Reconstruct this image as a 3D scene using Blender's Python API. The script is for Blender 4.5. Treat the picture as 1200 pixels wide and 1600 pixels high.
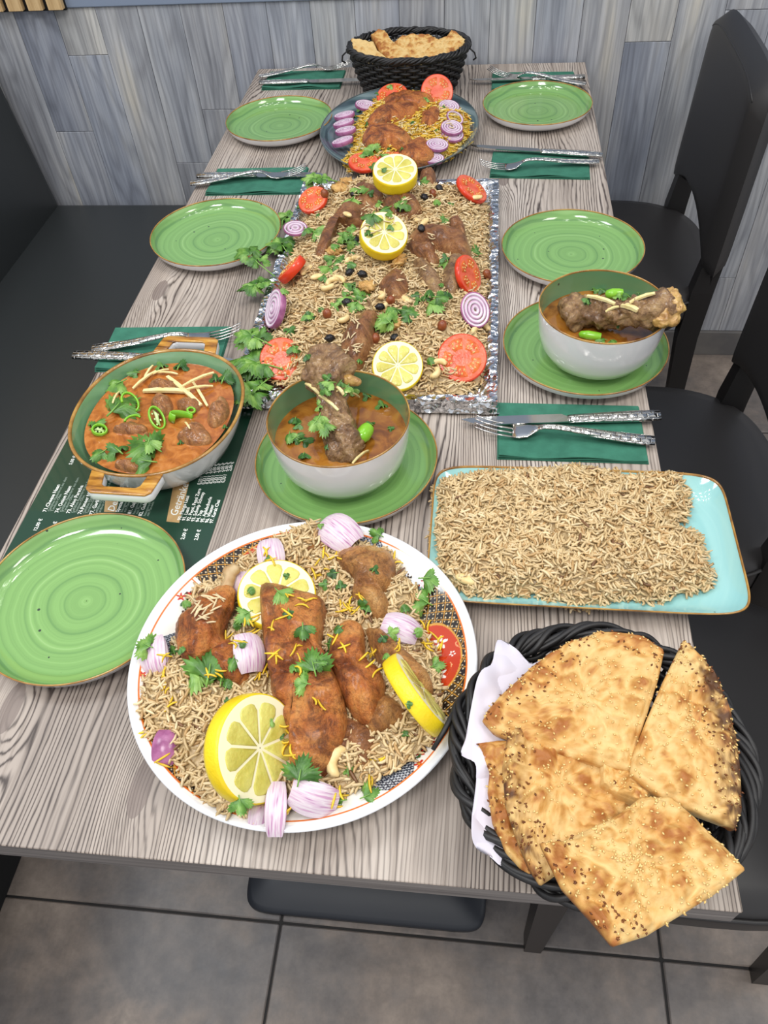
import bpy, bmesh, math, random
import numpy as np
from mathutils import Vector, Matrix, Euler, noise as mnoise
from math import pi, sin, cos, radians as RAD
random.seed(7); rng = np.random.default_rng(7)
for o in list(bpy.data.objects): bpy.data.objects.remove(o)
SC = bpy.context.scene; COL = SC.collection
TZ = 0.75                       # table top height (m); at() below works relative to it

# ------------------------------------------------------------------ camera
RM = np.array([[0.99362351, 0.03954991, -0.10558468], [0.09897264, -0.75451937, 0.64877186], [-0.05400682, -0.65508497, -0.75362255]])
CAM = np.array([0.48969754, -0.16869253, 0.62308157]); FPX = 1205.47
cd = bpy.data.cameras.new('camera'); cam = bpy.data.objects.new('camera', cd); COL.objects.link(cam)
cd.sensor_fit = 'HORIZONTAL'; cd.sensor_width = 36; cd.lens = 36 * FPX / 1200; cd.clip_start = 0.02; cd.clip_end = 50
Mx = Matrix(((RM[0][0], -RM[0][1], -RM[0][2], CAM[0]), (RM[1][0], -RM[1][1], -RM[1][2], CAM[1]), (RM[2][0], -RM[2][1], -RM[2][2], CAM[2] + TZ), (0, 0, 0, 1)))
cam.matrix_world = Mx; SC.camera = cam
def ray(px, py): return RM @ np.array([px - 600., py - 800., FPX])
def at(px, py, z=0.0):          # photo pixel -> point on the level z above the table top
    r = ray(px, py); p = CAM + r * ((z - CAM[2]) / r[2]); return Vector((p[0], p[1], z + TZ))

# ------------------------------------------------------------------ world, lamps, exposure
SC.view_settings.view_transform = 'Standard'; SC.view_settings.look = 'None'; SC.view_settings.gamma = 1.0
SC.view_settings.use_curve_mapping = False; SC.view_settings.exposure = 0.1
w = bpy.data.worlds.new('world'); SC.world = w; w.use_nodes = True
bg = w.node_tree.nodes['Background']; bg.inputs[0].default_value = (0.93, 0.96, 1.0, 1); bg.inputs[1].default_value = 0.72
def area(name, loc, size, power, col=(1, 1, 1), rot=(0, 0, 0)):
    l = bpy.data.lights.new(name, 'AREA'); l.shape = 'RECTANGLE'; l.size, l.size_y = size; l.energy = power; l.color = col
    o = bpy.data.objects.new(name, l); COL.objects.link(o); o.location = loc; o.rotation_euler = rot; return o
area('unseen_ceiling_panel', (0.2, -0.55, 2.75), (0.6, 0.6), 20, (1, 0.985, 0.96))  # unseen panel behind the camera, added as soft fill light
area('unseen_ceiling_panel', (-0.9, 0.5, 2.75), (0.6, 0.6), 17, (0.93, 0.97, 1))
area('unseen_ceiling_panel', (1.7, 0.1, 2.75), (0.6, 0.6), 15, (1, 0.96, 0.9))
def spotlight(x, y, e):
    l = bpy.data.lights.new('ceiling_downlight', 'POINT'); l.energy = e; l.shadow_soft_size = 0.04; l.color = (1, 0.98, 0.95)
    o = bpy.data.objects.new('ceiling_downlight', l); COL.objects.link(o); o.location = (x, y, 2.72)
for sx in (-0.2, 0.15, 0.5, 0.85):
    for sy in (0.65, 1.05, 1.4): spotlight(sx, sy, 2.6)

# ------------------------------------------------------------------ helpers: objects
def setp(o, label=None, cat=None, group=None, kind=None):
    if label: o['label'] = label
    if cat: o['category'] = cat
    if group: o['group'] = group
    if kind: o['kind'] = kind
    return o
def thing(name, label, cat, loc=(0, 0, 0), rot=(0, 0, 0), group=None, kind=None):
    o = bpy.data.objects.new(name, None); COL.objects.link(o); o.location = loc
    if isinstance(rot, (tuple, list)): o.rotation_euler = rot
    else: o.rotation_euler = rot.to_euler()
    o.empty_display_size = 0.02
    return setp(o, label, cat, group, kind)
def mobj(name, vf, m, parent=None, smooth=True, col=None, loc=None, rot=None):
    v, f = vf
    me = bpy.data.meshes.new(name)
    if isinstance(f, np.ndarray):
        nv, nf, k = len(v), len(f), f.shape[1]
        me.vertices.add(nv); me.vertices.foreach_set('co', np.asarray(v, np.float32).ravel())
        me.loops.add(nf * k); me.loops.foreach_set('vertex_index', f.astype(np.int32).ravel())
        me.polygons.add(nf); me.polygons.foreach_set('loop_start', np.arange(0, nf * k, k, dtype=np.int32))
        me.update(calc_edges=True)
    else:
        me.from_pydata([tuple(p) for p in v], [], [tuple(q) for q in f]); me.update()
    if smooth: me.polygons.foreach_set('use_smooth', np.ones(len(me.polygons), bool))
    if col is not None:
        a = me.color_attributes.new('Col', 'FLOAT_COLOR', 'POINT')
        c = np.ones((len(v), 4), np.float32); c[:, :np.asarray(col).shape[1]] = col; a.data.foreach_set('color', c.ravel())
    if m: me.materials.append(m)
    o = bpy.data.objects.new(name, me); COL.objects.link(o)
    if parent: o.parent = parent
    if loc is not None: o.location = loc
    if rot is not None: o.rotation_euler = rot
    return o
def copy_tree(o, loc=None, rot=None, label=None, group=None, parent=None, scale=None):
    c = o.copy(); COL.objects.link(c)
    if parent is not None: c.parent = parent
    if loc is not None: c.location = loc
    if rot is not None: c.rotation_euler = rot if isinstance(rot, (tuple, list)) else rot.to_euler()
    if scale is not None: c.scale = (scale,) * 3
    if label: c['label'] = label
    if group: c['group'] = group
    for ch in list(o.children): copy_tree(ch, parent=c)
    return c
def merge(*vfs):
    V = []; F = []; n = 0
    for v, f in vfs:
        V.extend([tuple(p) for p in v]); F.extend([tuple(i + n for i in q) for q in f]); n += len(v)
    return V, F
def xf(vf, loc=(0, 0, 0), rot=(0, 0, 0), scale=(1, 1, 1)):
    m = Matrix.LocRotScale(Vector(loc), Euler(rot), Vector(scale))
    return [tuple(m @ Vector(p)) for p in vf[0]], vf[1]
def lathe(prof, n=64, sx=1, sy=1):
    V = []; F = []
    for r, z in prof:
        for i in range(n):
            a = 2 * pi * i / n; V.append((r * cos(a) * sx, r * sin(a) * sy, z))
    for j in range(len(prof) - 1):
        for i in range(n):
            k = (i + 1) % n; F.append((j * n + i, j * n + k, (j + 1) * n + k, (j + 1) * n + i))
    return V, F
def loft(rings, cap=True, closed=True):
    V = []; F = []; n = len(rings[0])
    for r in rings: V.extend([tuple(p) for p in r])
    for j in range(len(rings) - 1):
        for i in range(n if closed else n - 1):
            k = (i + 1) % n; F.append((j * n + i, j * n + k, (j + 1) * n + k, (j + 1) * n + i))
    if cap:
        F.append(tuple(range(n))[::-1]); F.append(tuple(range((len(rings) - 1) * n, len(rings) * n)))
    return V, F
def tube(path, rad, n=8, closed=False):
    P = [Vector(p) for p in path]; m = len(P); rings = []
    if not hasattr(rad, '__len__'): rad = [rad] * m
    up = Vector((0, 0, 1))
    for i, p in enumerate(P):
        a = P[(i - 1) % m] if closed or i > 0 else p; b = P[(i + 1) % m] if closed or i < m - 1 else p
        t = (b - a).normalized(); u = up if abs(t.dot(up)) < .95 else Vector((1, 0, 0))
        s = t.cross(u).normalized(); q = s.cross(t)
        rings.append([p + (s * cos(2 * pi * k / n) + q * sin(2 * pi * k / n)) * rad[i] for k in range(n)])
    if closed: rings.append(rings[0]); v, f = loft(rings, cap=False)
    else: v, f = loft(rings)
    return v, f
def rbox(x0, x1, y0, y1, z0, z1, b=0.004, seg=2):
    bm = bmesh.new(); bmesh.ops.create_cube(bm, size=1)
    bmesh.ops.scale(bm, vec=(x1 - x0, y1 - y0, z1 - z0), verts=bm.verts); bmesh.ops.translate(bm, vec=((x0 + x1) / 2, (y0 + y1) / 2, (z0 + z1) / 2), verts=bm.verts)
    if b > 0: bmesh.ops.bevel(bm, geom=list(bm.edges), offset=b, segments=seg, profile=.5, affect='EDGES')
    bm.verts.index_update(); r = [tuple(v.co) for v in bm.verts], [tuple(v.index for v in f.verts) for f in bm.faces]; bm.free(); return r
def superring(a, b, z, n=96, p=4.0, cx=0, cy=0):
    out = []
    for i in range(n):
        t = 2 * pi * i / n; c, s = cos(t), sin(t)
        out.append((cx + a * math.copysign(abs(c) ** (2 / p), c), cy + b * math.copysign(abs(s) ** (2 / p), s), z))
    return out
def catmull(pts, n):
    P = np.array(pts, float); m = len(P); dense = []
    for i in range(m):
        p0, p1, p2, p3 = P[(i - 1) % m], P[i], P[(i + 1) % m], P[(i + 2) % m]
        for t in np.linspace(0, 1, 12, endpoint=False):
            dense.append(.5 * ((2 * p1) + (-p0 + p2) * t + (2 * p0 - 5 * p1 + 4 * p2 - p3) * t * t + (-p0 + 3 * p1 - 3 * p2 + p3) * t ** 3))
    return resample(np.array(dense), n)
def resample(P, n):
    Q = np.vstack([P, P[:1]]); d = np.r_[0, np.cumsum(np.linalg.norm(np.diff(Q, axis=0), axis=1))]
    s = np.linspace(0, d[-1], n, endpoint=False); return np.stack([np.interp(s, d, Q[:, k]) for k in range(Q.shape[1])], 1)
def fbm(p, s=1.0, o=3):
    v = 0; a = 1.0; q = Vector(p) * s
    for _ in range(o): v += a * mnoise.noise(q); a *= .5; q *= 2.03
    return v

# ------------------------------------------------------------------ helpers: materials
def srgb(c):
    c = [x / 255 for x in c]; return tuple(x / 12.92 if x <= .04045 else ((x + .055) / 1.055) ** 2.4 for x in c) + (1,)
class NT:
    def __init__(s, name):
        s.m = bpy.data.materials.new(name); s.m.use_nodes = True; s.t = s.m.node_tree; s.b = s.t.nodes['Principled BSDF']
    def n(s, typ, ins=None, **at_):
        nd = s.t.nodes.new('ShaderNode' + typ)
        for k, v in at_.items(): setattr(nd, k, v)
        for k, v in (ins or {}).items(): s.set(nd.inputs[k], v)
        return nd
    def set(s, sock, v):
        if hasattr(v, 'is_output'): s.t.links.new(v, sock)
        elif hasattr(v, 'outputs'): s.t.links.new(v.outputs[0], sock)
        else: sock.default_value = v
    def bs(s, **kw):
        for k, v in kw.items(): s.set(s.b.inputs[{'col': 'Base Color', 'rough': 'Roughness', 'metal': 'Metallic', 'norm': 'Normal', 'spec': 'Specular IOR Level', 'coat': 'Coat Weight', 'trans': 'Transmission Weight', 'sss': 'Subsurface Weight', 'coatr': 'Coat Roughness', 'ior': 'IOR', 'sheen': 'Sheen Weight', 'alpha': 'Alpha'}[k]], v)
        return s.m
    def obj(s, scale=(1, 1, 1), off=(0, 0, 0), src='Object'):
        tc = s.n('TexCoord'); mp = s.n('Mapping', {'Vector': tc.outputs[src], 'Scale': scale, 'Location': off}); return mp.outputs[0]
    def noise(s, vec, scale, detail=3, rough=.5, dist=0, dim='3D'):
        nd = s.n('TexNoise', {'Vector': vec, 'Scale': scale, 'Detail': detail, 'Roughness': rough, 'Distortion': dist}, noise_dimensions=dim); return nd.outputs['Fac']
    def vor(s, vec, scale, feature='F1', out='Distance', rnd=1.0):
        nd = s.n('TexVoronoi', {'Vector': vec, 'Scale': scale, 'Randomness': rnd}, feature=feature); return nd.outputs[out]
    def ramp(s, fac, stops, interp='LINEAR'):
        nd = s.n('ValToRGB', {'Fac': fac}); r = nd.color_ramp; r.interpolation = interp
        while len(r.elements) < len(stops): r.elements.new(.5)
        for e, (p, c) in zip(r.elements, stops): e.position = p; e.color = c if len(c) == 4 else srgb(c)
        return nd.outputs[0]
    def math(s, op, a, b=0.0, c=0.0, clamp=False):
        nd = s.n('Math', operation=op, use_clamp=clamp); s.set(nd.inputs[0], a); s.set(nd.inputs[1], b); s.set(nd.inputs[2], c); return nd.outputs[0]
    def mix(s, fac, a, b, mode='MIX'):
        nd = s.n('Mix', data_type='RGBA', blend_type=mode); s.set(nd.inputs[0], fac); s.set(nd.inputs[6], a); s.set(nd.inputs[7], b); return nd.outputs[2]
    def bump(s, h, strength=.3, dist=.002, norm=None):
        nd = s.n('Bump', {'Height': h, 'Strength': strength, 'Distance': dist})
        if norm is not None: s.set(nd.inputs['Normal'], norm)
        return nd.outputs[0]
def W(c): return srgb(c)
def simple(name, c, rough=.5, metal=0, var=None, vs=30, bump=0, bs_=200, bd=.001, **kw):
    t = NT(name); v = t.obj()
    col = W(c)
    if var is not None: col = t.ramp(t.noise(v, vs, 4), [(.35, c), (.65, var)])
    t.bs(col=col, rough=rough, metal=metal, **kw)
    if bump: t.bs(norm=t.bump(t.noise(v, bs_, 3), bump, bd))
    return t.m
def multi(name, stops, scale, rough=.5, detail=4, bump=.4, bscale=150, bd=.002, dist=0, stretch=(1, 1, 1), **kw):
    t = NT(name); v = t.obj(stretch); f = t.noise(v, scale, detail, .6, dist)
    t.bs(col=t.ramp(f, stops), rough=rough, norm=t.bump(t.noise(v, bscale, 4), bump, bd), **kw); return t.m

MAT = {}
def wood_table():
    t = NT('table_wood'); tc = t.n('NewGeometry').outputs['Position']; sp = t.n('SeparateXYZ', {0: tc}); x, y = sp.outputs[0], sp.outputs[1]
    def mp(sx, sy, off=(0, 0, 0)): return t.n('Mapping', {'Vector': tc, 'Scale': (sx, sy, 1), 'Location': off}).outputs[0]
    warp = t.noise(mp(6, 1.1), 1.0, 2, .45); fine = t.noise(mp(70, 7), 1.0, 3, .6)
    ph = t.math('ADD', t.math('MULTIPLY', x, 1500), t.math('ADD', t.math('MULTIPLY', warp, 230), t.math('MULTIPLY', fine, 12)))
    kn = None
    for kx, ky, A in ((.088, .117, 60), (.23, .055, 45), (.40, .64, 40), (.53, 1.12, 45), (.03, .78, 40), (.25, 1.25, 45), (.62, .16, 30)):
        q = t.math('ADD', t.math('POWER', t.math('MULTIPLY', t.math('SUBTRACT', x, kx), 42), 2), t.math('POWER', t.math('MULTIPLY', t.math('SUBTRACT', y, ky), 15), 2))
        g = t.math('EXPONENT', t.math('MULTIPLY', q, -1)); ph = t.math('ADD', ph, t.math('MULTIPLY', g, A)); kn = g if kn is None else t.math('MAXIMUM', kn, g)
    ln = t.math('POWER', t.math('MULTIPLY_ADD', t.math('SINE', ph), .5, .5), 4)
    amt = t.ramp(t.noise(mp(16, 3), 1.0, 3, .6), [(.34, (.2, .2, .2, 1)), (.56, (1, 1, 1, 1))])
    tone = t.ramp(t.noise(mp(10, .9, (3, 1, 0)), 1.0, 4, .6), [(.32, (150, 138, 129)), (.5, (178, 165, 154)), (.68, (200, 189, 179))])
    streak = t.ramp(t.noise(mp(230, 4), 1.0, 3, .6), [(.38, (.5, .47, .45, 1)), (.52, (1, 1, 1, 1))])
    c = t.mix(.5, tone, streak, 'MULTIPLY'); c = t.mix(t.math('MULTIPLY', ln, amt), c, W((66, 55, 50)))
    c = t.mix(t.math('MULTIPLY', t.math('GREATER_THAN', kn, .86), .7), c, W((112, 98, 92)))
    t.bs(col=c, rough=.5, norm=t.bump(t.math('MULTIPLY', ln, -1), .2, .0006)); return t.m
MAT['table'] = wood_table()
def plank():
    t = NT('wall_plank'); oi = t.n('ObjectInfo'); tc = t.n('TexCoord').outputs['Object']
    off = t.n('CombineXYZ', {0: t.math('MULTIPLY', oi.outputs['Random'], 37), 1: 0, 2: t.math('MULTIPLY', oi.outputs['Random'], 91)})
    p = t.n('VectorMath', operation='ADD'); t.set(p.inputs[0], tc); t.set(p.inputs[1], off.outputs[0]); p = p.outputs[0]
    w_ = t.noise(t.n('Mapping', {'Vector': p, 'Scale': (9, 1, 1.5)}), 1, 2, .5)
    sp = t.n('SeparateXYZ', {0: p})
    ph = t.math('ADD', t.math('MULTIPLY', sp.outputs[0], 300), t.math('MULTIPLY', w_, 70))
    ln = t.math('POWER', t.math('MULTIPLY_ADD', t.math('SINE', ph), .5, .5), 3)
    st = t.noise(t.n('Mapping', {'Vector': p, 'Scale': (150, 1, 2.6)}), 1, 4, .65)
    big = t.noise(t.n('Mapping', {'Vector': p, 'Scale': (14, 1, 2.2)}), 1, 4, .6)
    c = t.ramp(big, [(.28, (128, 131, 139)), (.45, (164, 167, 174)), (.58, (184, 185, 188)), (.72, (202, 197, 186))])
    c = t.mix(.55, c, t.ramp(st, [(.36, (.55, .55, .58, 1)), (.5, (.95, .95, .95, 1)), (.66, (1.25, 1.25, 1.25, 1))]), 'MULTIPLY')
    c = t.mix(t.math('MULTIPLY', ln, .28), c, W((90, 90, 96)))
    c = t.mix(1.0, c, oi.outputs['Color'], 'MULTIPLY')
    t.bs(col=c, rough=.55); return t.m
MAT['plank'] = plank()
def tilemat():
    t = NT('floor_tile'); g = t.n('NewGeometry').outputs['Position']
    a = t.noise(g, 3.5, 6, .65); b = t.noise(g, 30, 4, .7)
    c = t.ramp(a, [(.33, (84, 82, 84)), (.47, (116, 109, 105)), (.56, (134, 122, 113)), (.68, (164, 149, 136))])
    c = t.mix(.35, c, t.ramp(b, [(.35, (.45, .45, .46, 1)), (.62, (1.2, 1.2, 1.2, 1))]), 'MULTIPLY')
    t.bs(col=c, rough=t.ramp(a, [(.3, (.38,) * 3 + (1,)), (.7, (.55,) * 3 + (1,))]), norm=t.bump(b, .15, .002)); return t.m
MAT['tile'] = tilemat()
MAT['grout'] = simple('grout', (44, 42, 41), .9)
MAT['skirt'] = simple('skirting_tile', (92, 90, 90), .5, var=(112, 108, 104), vs=14)
MAT['upper'] = simple('upper_wall', (132, 144, 164), .6)
MAT['slat'] = multi('slat_oak', [(.3, (176, 140, 92)), (.6, (212, 180, 132))], 6, .5, stretch=(30, 1, 2), bump=.05)
MAT['black'] = simple('black_felt', (18, 18, 19), .9)
MAT['leather'] = simple('black_leather', (46, 49, 50), .42, bump=.12, bs_=900, bd=.0004)
MAT['leatherc'] = simple('chair_leather', (44, 42, 42), .45, bump=.12, bs_=900, bd=.0004)
MAT['chairwood'] = simple('black_wood', (26, 24, 24), .4)
MAT['chairleg'] = simple('dark_brown_wood', (44, 38, 36), .42)
MAT['iron'] = simple('pedestal_metal', (40, 43, 50), .45, bump=.1, bs_=600, bd=.0005)
def edge():
    t = NT('table_edge'); v = t.obj((3, 3, 160)); t.bs(col=t.ramp(t.noise(v, 1.5, 3), [(.3, (92, 87, 86)), (.7, (140, 133, 129))]), rough=.5); return t.m
MAT['edge'] = edge()
def glaze(name, rings, seed=0, ringw=55, rough=.12):
    t = NT(name); tc = t.n('TexCoord').outputs['Object']; sp = t.n('SeparateXYZ', {0: tc})
    xy = t.n('CombineXYZ', {0: sp.outputs[0], 1: sp.outputs[1]})
    ln = t.n('VectorMath', {0: xy}, operation='LENGTH').outputs['Value']
    wob = t.math('MULTIPLY', t.noise(tc, 9, 2), .02)
    n1 = t.n('TexNoise', {'W': t.math('MULTIPLY', t.math('ADD', ln, wob), ringw * 2.2), 'Scale': 1.0, 'Detail': 4}, noise_dimensions='1D').outputs['Fac']
    c = t.ramp(n1, rings)
    vo = t.n('TexVoronoi', {'Vector': tc, 'Scale': 95}); d = vo.outputs['Distance']; rc = t.n('SeparateColor', {0: vo.outputs['Color']})
    sz = t.math('MULTIPLY', t.math('POWER', rc.outputs[0], 5), .17)
    c = t.mix(t.math('LESS_THAN', d, sz), c, W((50, 62, 50)))
    t.bs(col=c, rough=rough, coat=.6, coatr=.05, norm=t.bump(n1, .25, .0008)); return t.m
MAT['green'] = glaze('green_glaze', [(.28, (98, 142, 80)), (.45, (120, 163, 92)), (.6, (128, 172, 98)), (.75, (148, 187, 118))])
MAT['greenin'] = glaze('green_glaze_bowl', [(.3, (92, 136, 96)), (.5, (112, 154, 110)), (.7, (134, 172, 132))], ringw=30)
MAT['turq'] = glaze('turquoise_glaze', [(.3, (134, 188, 188)), (.5, (148, 199, 197)), (.7, (160, 207, 203))], ringw=14)
MAT['bluegrey'] = glaze('blue_grey_glaze', [(.3, (64, 80, 88)), (.5, (92, 112, 118)), (.7, (124, 142, 146))], ringw=40)
MAT['white'] = simple('white_porcelain', (232, 232, 234), .12, coat=.5)
MAT['rim'] = multi('brown_gold_rim', [(.3, (112, 74, 30)), (.5, (164, 118, 52)), (.7, (196, 156, 84))], 35, .2, bump=.05, coat=.5)
MAT['handle'] = multi('brushed_gold_brown', [(.32, (88, 50, 12)), (.46, (166, 110, 36)), (.6, (198, 146, 62)), (.72, (214, 172, 92))], 22, .2, bump=.05, stretch=(1, 6, 1), coat=.5)
def napkin():
    t = NT('green_napkin'); v = t.obj(); t.bs(col=t.ramp(t.noise(v, 60, 3), [(.35, (44, 104, 84)), (.65, (54, 118, 96))]), rough=.85, norm=t.bump(t.vor(v, 900), .25, .0004)); return t.m
MAT['napkin'] = napkin()
def steel(name, hammered):
    t = NT(name); v = t.obj(); t.bs(col=W((206, 204, 200)), metal=1.0, rough=.16)
    if hammered:
        br = t.n('TexBrick', {'Vector': t.obj((1, 1, 1)), 'Scale': 1.0, 'Brick Width': .011, 'Row Height': .006, 'Mortar Size': .0009, 'Mortar Smooth': 1.0, 'Color1': (1, 1, 1, 1), 'Color2': (.8, .8, .8, 1), 'Mortar': (0, 0, 0, 1)})
        t.bs(norm=t.bump(t.math('ADD', br.outputs['Color'], t.vor(v, 150)), .8, .0012))
    return t.m
MAT['steel'] = steel('polished_steel', False); MAT['steelh'] = steel('hammered_steel', True)
def foil():
    t = NT('crinkled_foil'); v = t.obj(); h = t.math('ADD', t.vor(v, 46, 'F1'), t.math('ADD', t.math('MULTIPLY', t.vor(v, 120, 'F1'), .6), t.math('MULTIPLY', t.noise(v, 60, 3), .5)))
    t.bs(col=W((222, 224, 228)), metal=1.0, rough=.17, norm=t.bump(h, 1.0, .006)); return t.m
MAT['foil'] = foil()
MAT['wicker'] = simple('black_wicker', (22, 21, 22), .5, var=(36, 34, 34), vs=60)
MAT['paper'] = simple('white_paper', (208, 203, 214), .7, bump=.15, bs_=120, bd=.001)
def attrmat(name, rough=.5, bump=0, bscale=300, bd=.001, **kw):
    t = NT(name); a = t.n('Attribute', attribute_name='Col'); t.bs(col=a.outputs['Color'], rough=rough, **kw)
    if bump: t.bs(norm=t.bump(t.noise(t.obj(), bscale, 4), bump, bd))
    return t.m
MAT['rice'] = attrmat('rice', .4)
MAT['print'] = attrmat('porcelain_print', .12, coat=.6)
MAT['bread'] = attrmat('bread_crust', .62, .35, 420, .0012)
MAT['sesame'] = simple('sesame', (222, 184, 112), .5, var=(236, 206, 140), vs=200)
MAT['nigella'] = simple('toasted_seed', (92, 48, 16), .5, var=(128, 72, 26), vs=200)
def chick(name, stops, sc=30, fib=(1, 1, 1), char=.8, coat=.2):
    t = NT(name); v = t.obj(fib); v1 = t.obj(); f = t.noise(v, sc, 7, .66, .6); c = t.ramp(f, stops)
    g = t.noise(v, 330, 5, .75); ch_ = t.noise(v1, 44, 6, .72, .8)
    c = t.mix(char, c, t.ramp(ch_, [(.40, (.22, .15, .11, 1)), (.50, (.8, .74, .68, 1)), (.58, (1, 1, 1, 1))]), 'MULTIPLY')
    c = t.mix(.6, c, t.ramp(g, [(.36, (.38, .30, .24, 1)), (.5, (1, 1, 1, 1)), (.68, (1.25, 1.2, 1.1, 1))]), 'MULTIPLY')
    t.bs(col=c, rough=t.ramp(g, [(.3, (.5,) * 3 + (1,)), (.7, (.26,) * 3 + (1,))]), norm=t.bump(t.math('ADD', g, t.math('MULTIPLY', ch_, 1.5)), .95, .0026), coat=coat, coatr=.2); return t.m
MAT['chicken'] = chick('grilled_chicken', [(.3, (150, 78, 34)), (.42, (184, 102, 44)), (.54, (206, 128, 60)), (.7, (222, 158, 86))])
MAT['chickenp'] = chick('pale_chicken', [(.3, (150, 92, 46)), (.44, (184, 124, 64)), (.58, (204, 150, 86)), (.72, (224, 184, 120))], char=.6)
MAT['lamb'] = chick('braised_lamb', [(.3, (108, 64, 36)), (.46, (150, 96, 54)), (.58, (172, 118, 70)), (.74, (204, 156, 102))], 40, (1, 1, 1), .5, .35)
MAT['shank'] = chick('stewed_shank', [(.3, (120, 84, 56)), (.44, (156, 118, 80)), (.58, (178, 142, 98)), (.74, (206, 172, 116))], 44, (1, 1, 1), .5, .5)
MAT['curryc'] = chick('curry_meat', [(.3, (150, 92, 48)), (.46, (178, 116, 62)), (.58, (194, 136, 80)), (.74, (210, 164, 106))], 60, (1, 1, 1), .45, .6)
MAT['bone'] = simple('bone', (196, 170, 128), .5, var=(170, 130, 84), vs=60, bump=.2)
MAT['fat'] = multi('yellow_fat', [(.3, (160, 116, 66)), (.5, (190, 148, 84)), (.68, (218, 182, 104))], 70, .22, bd=.004, bump=.7, coat=.5)
MAT['lemonrind'] = multi('lemon_rind', [(.3, (226, 186, 10)), (.6, (246, 216, 36))], 14, .35, bump=.35, bscale=500, bd=.0012)
MAT['pith'] = simple('lemon_pith', (244, 236, 196), .6)
MAT['lemonflesh'] = multi('lemon_flesh', [(.3, (196, 180, 74)), (.6, (226, 212, 112))], 40, .18, bump=.4, bscale=260, stretch=(1, 1, 1), sss=.15)
MAT['tomskin'] = simple('tomato_skin', (206, 46, 20), .2, var=(224, 70, 34), vs=40)
MAT['tomflesh'] = multi('tomato_flesh', [(.3, (214, 74, 44)), (.6, (236, 116, 84))], 60, .22, bump=.3, bscale=300)
MAT['tomgel'] = multi('tomato_gel', [(.3, (190, 62, 20)), (.6, (224, 110, 44))], 90, .1, bump=.4, bscale=260)
MAT['tomseed'] = simple('tomato_seed', (230, 196, 120), .35)
MAT['onionw'] = multi('onion_white', [(.34, (168, 104, 152)), (.40, (206, 176, 196)), (.55, (220, 208, 212)), (.66, (196, 150, 182))], 1.0, .22, bump=.1, stretch=(300, 26, 26), detail=3)
MAT['onionc'] = multi('onion_cut', [(.3, (206, 180, 200)), (.6, (228, 216, 224))], 40, .25, bump=.1)
MAT['onionl'] = multi('onion_lilac', [(.3, (178, 128, 166)), (.6, (206, 172, 196))], 50, .25, bump=.1)
MAT['onionp'] = multi('onion_purple', [(.3, (118, 48, 96)), (.6, (176, 110, 152))], 50, .25, bump=.1)
def leafmat(name, a, b, c):
    t = NT(name); v = t.obj(); oi = t.n('ObjectInfo').outputs['Random']; f = t.math('ADD', t.noise(v, 90, 3), t.math('MULTIPLY', t.math('SUBTRACT', oi, .5), .35))
    t.bs(col=t.ramp(f, [(.3, a), (.5, b), (.7, c)]), rough=.38, norm=t.bump(t.noise(v, 260, 3), .5, .001)); return t.m
MAT['leaf'] = leafmat('herb_leaf', (58, 100, 34), (92, 138, 54), (136, 174, 84)); MAT['leafd'] = leafmat('dark_herb_leaf', (40, 78, 32), (66, 110, 46), (100, 144, 70))
MAT['stem'] = simple('herb_stem', (122, 168, 76), .4)
MAT['chili'] = simple('green_chili', (116, 182, 34), .18, var=(146, 202, 62), vs=50)
MAT['chiliin'] = simple('chili_inside', (214, 226, 170), .35, var=(176, 204, 120), vs=120)
MAT['ginger'] = simple('ginger', (230, 208, 140), .4, var=(240, 224, 168), vs=150, bump=.15)
MAT['cashew'] = simple('cashew', (226, 192, 128), .4, var=(238, 214, 158), vs=90)
MAT['walnut'] = multi('walnut', [(.3, (176, 118, 54)), (.6, (220, 178, 108))], 90, .5, bd=.003, bscale=220, bump=.8)
MAT['hazel'] = simple('hazelnut', (120, 56, 28), .3, var=(150, 82, 44), vs=120)
MAT['raisin'] = simple('black_raisin', (24, 22, 26), .28, bump=.6, bs_=400, bd=.002)
def broth(name, stops, sc):
    t = NT(name); v = t.obj(); f = t.noise(v, sc, 5, .6, 1.2); g = t.vor(v, 120)
    t.bs(col=t.ramp(f, stops), rough=.08, coat=.5, norm=t.bump(t.math('ADD', t.noise(v, 60, 4), t.math('MULTIPLY', g, .3)), .25, .002)); return t.m
MAT['broth'] = broth('soup_broth', [(.3, (100, 56, 20)), (.45, (142, 86, 30)), (.58, (166, 110, 42)), (.72, (150, 118, 50))], 30)
MAT['curry'] = broth('curry_gravy', [(.3, (132, 70, 28)), (.5, (172, 100, 42)), (.7, (196, 128, 66))], 60)
MAT['menu'] = simple('menu_print', (28, 62, 46), .25, coat=.3)
MAT['ink'] = simple('white_ink', (236, 238, 232), .5)
MAT['tan'] = multi('brush_stroke_tan', [(.3, (158, 122, 76)), (.6, (190, 156, 106))], 20, .5, bump=0)
MAT['inkd'] = simple('dim_ink', (150, 166, 154), .5)

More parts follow.
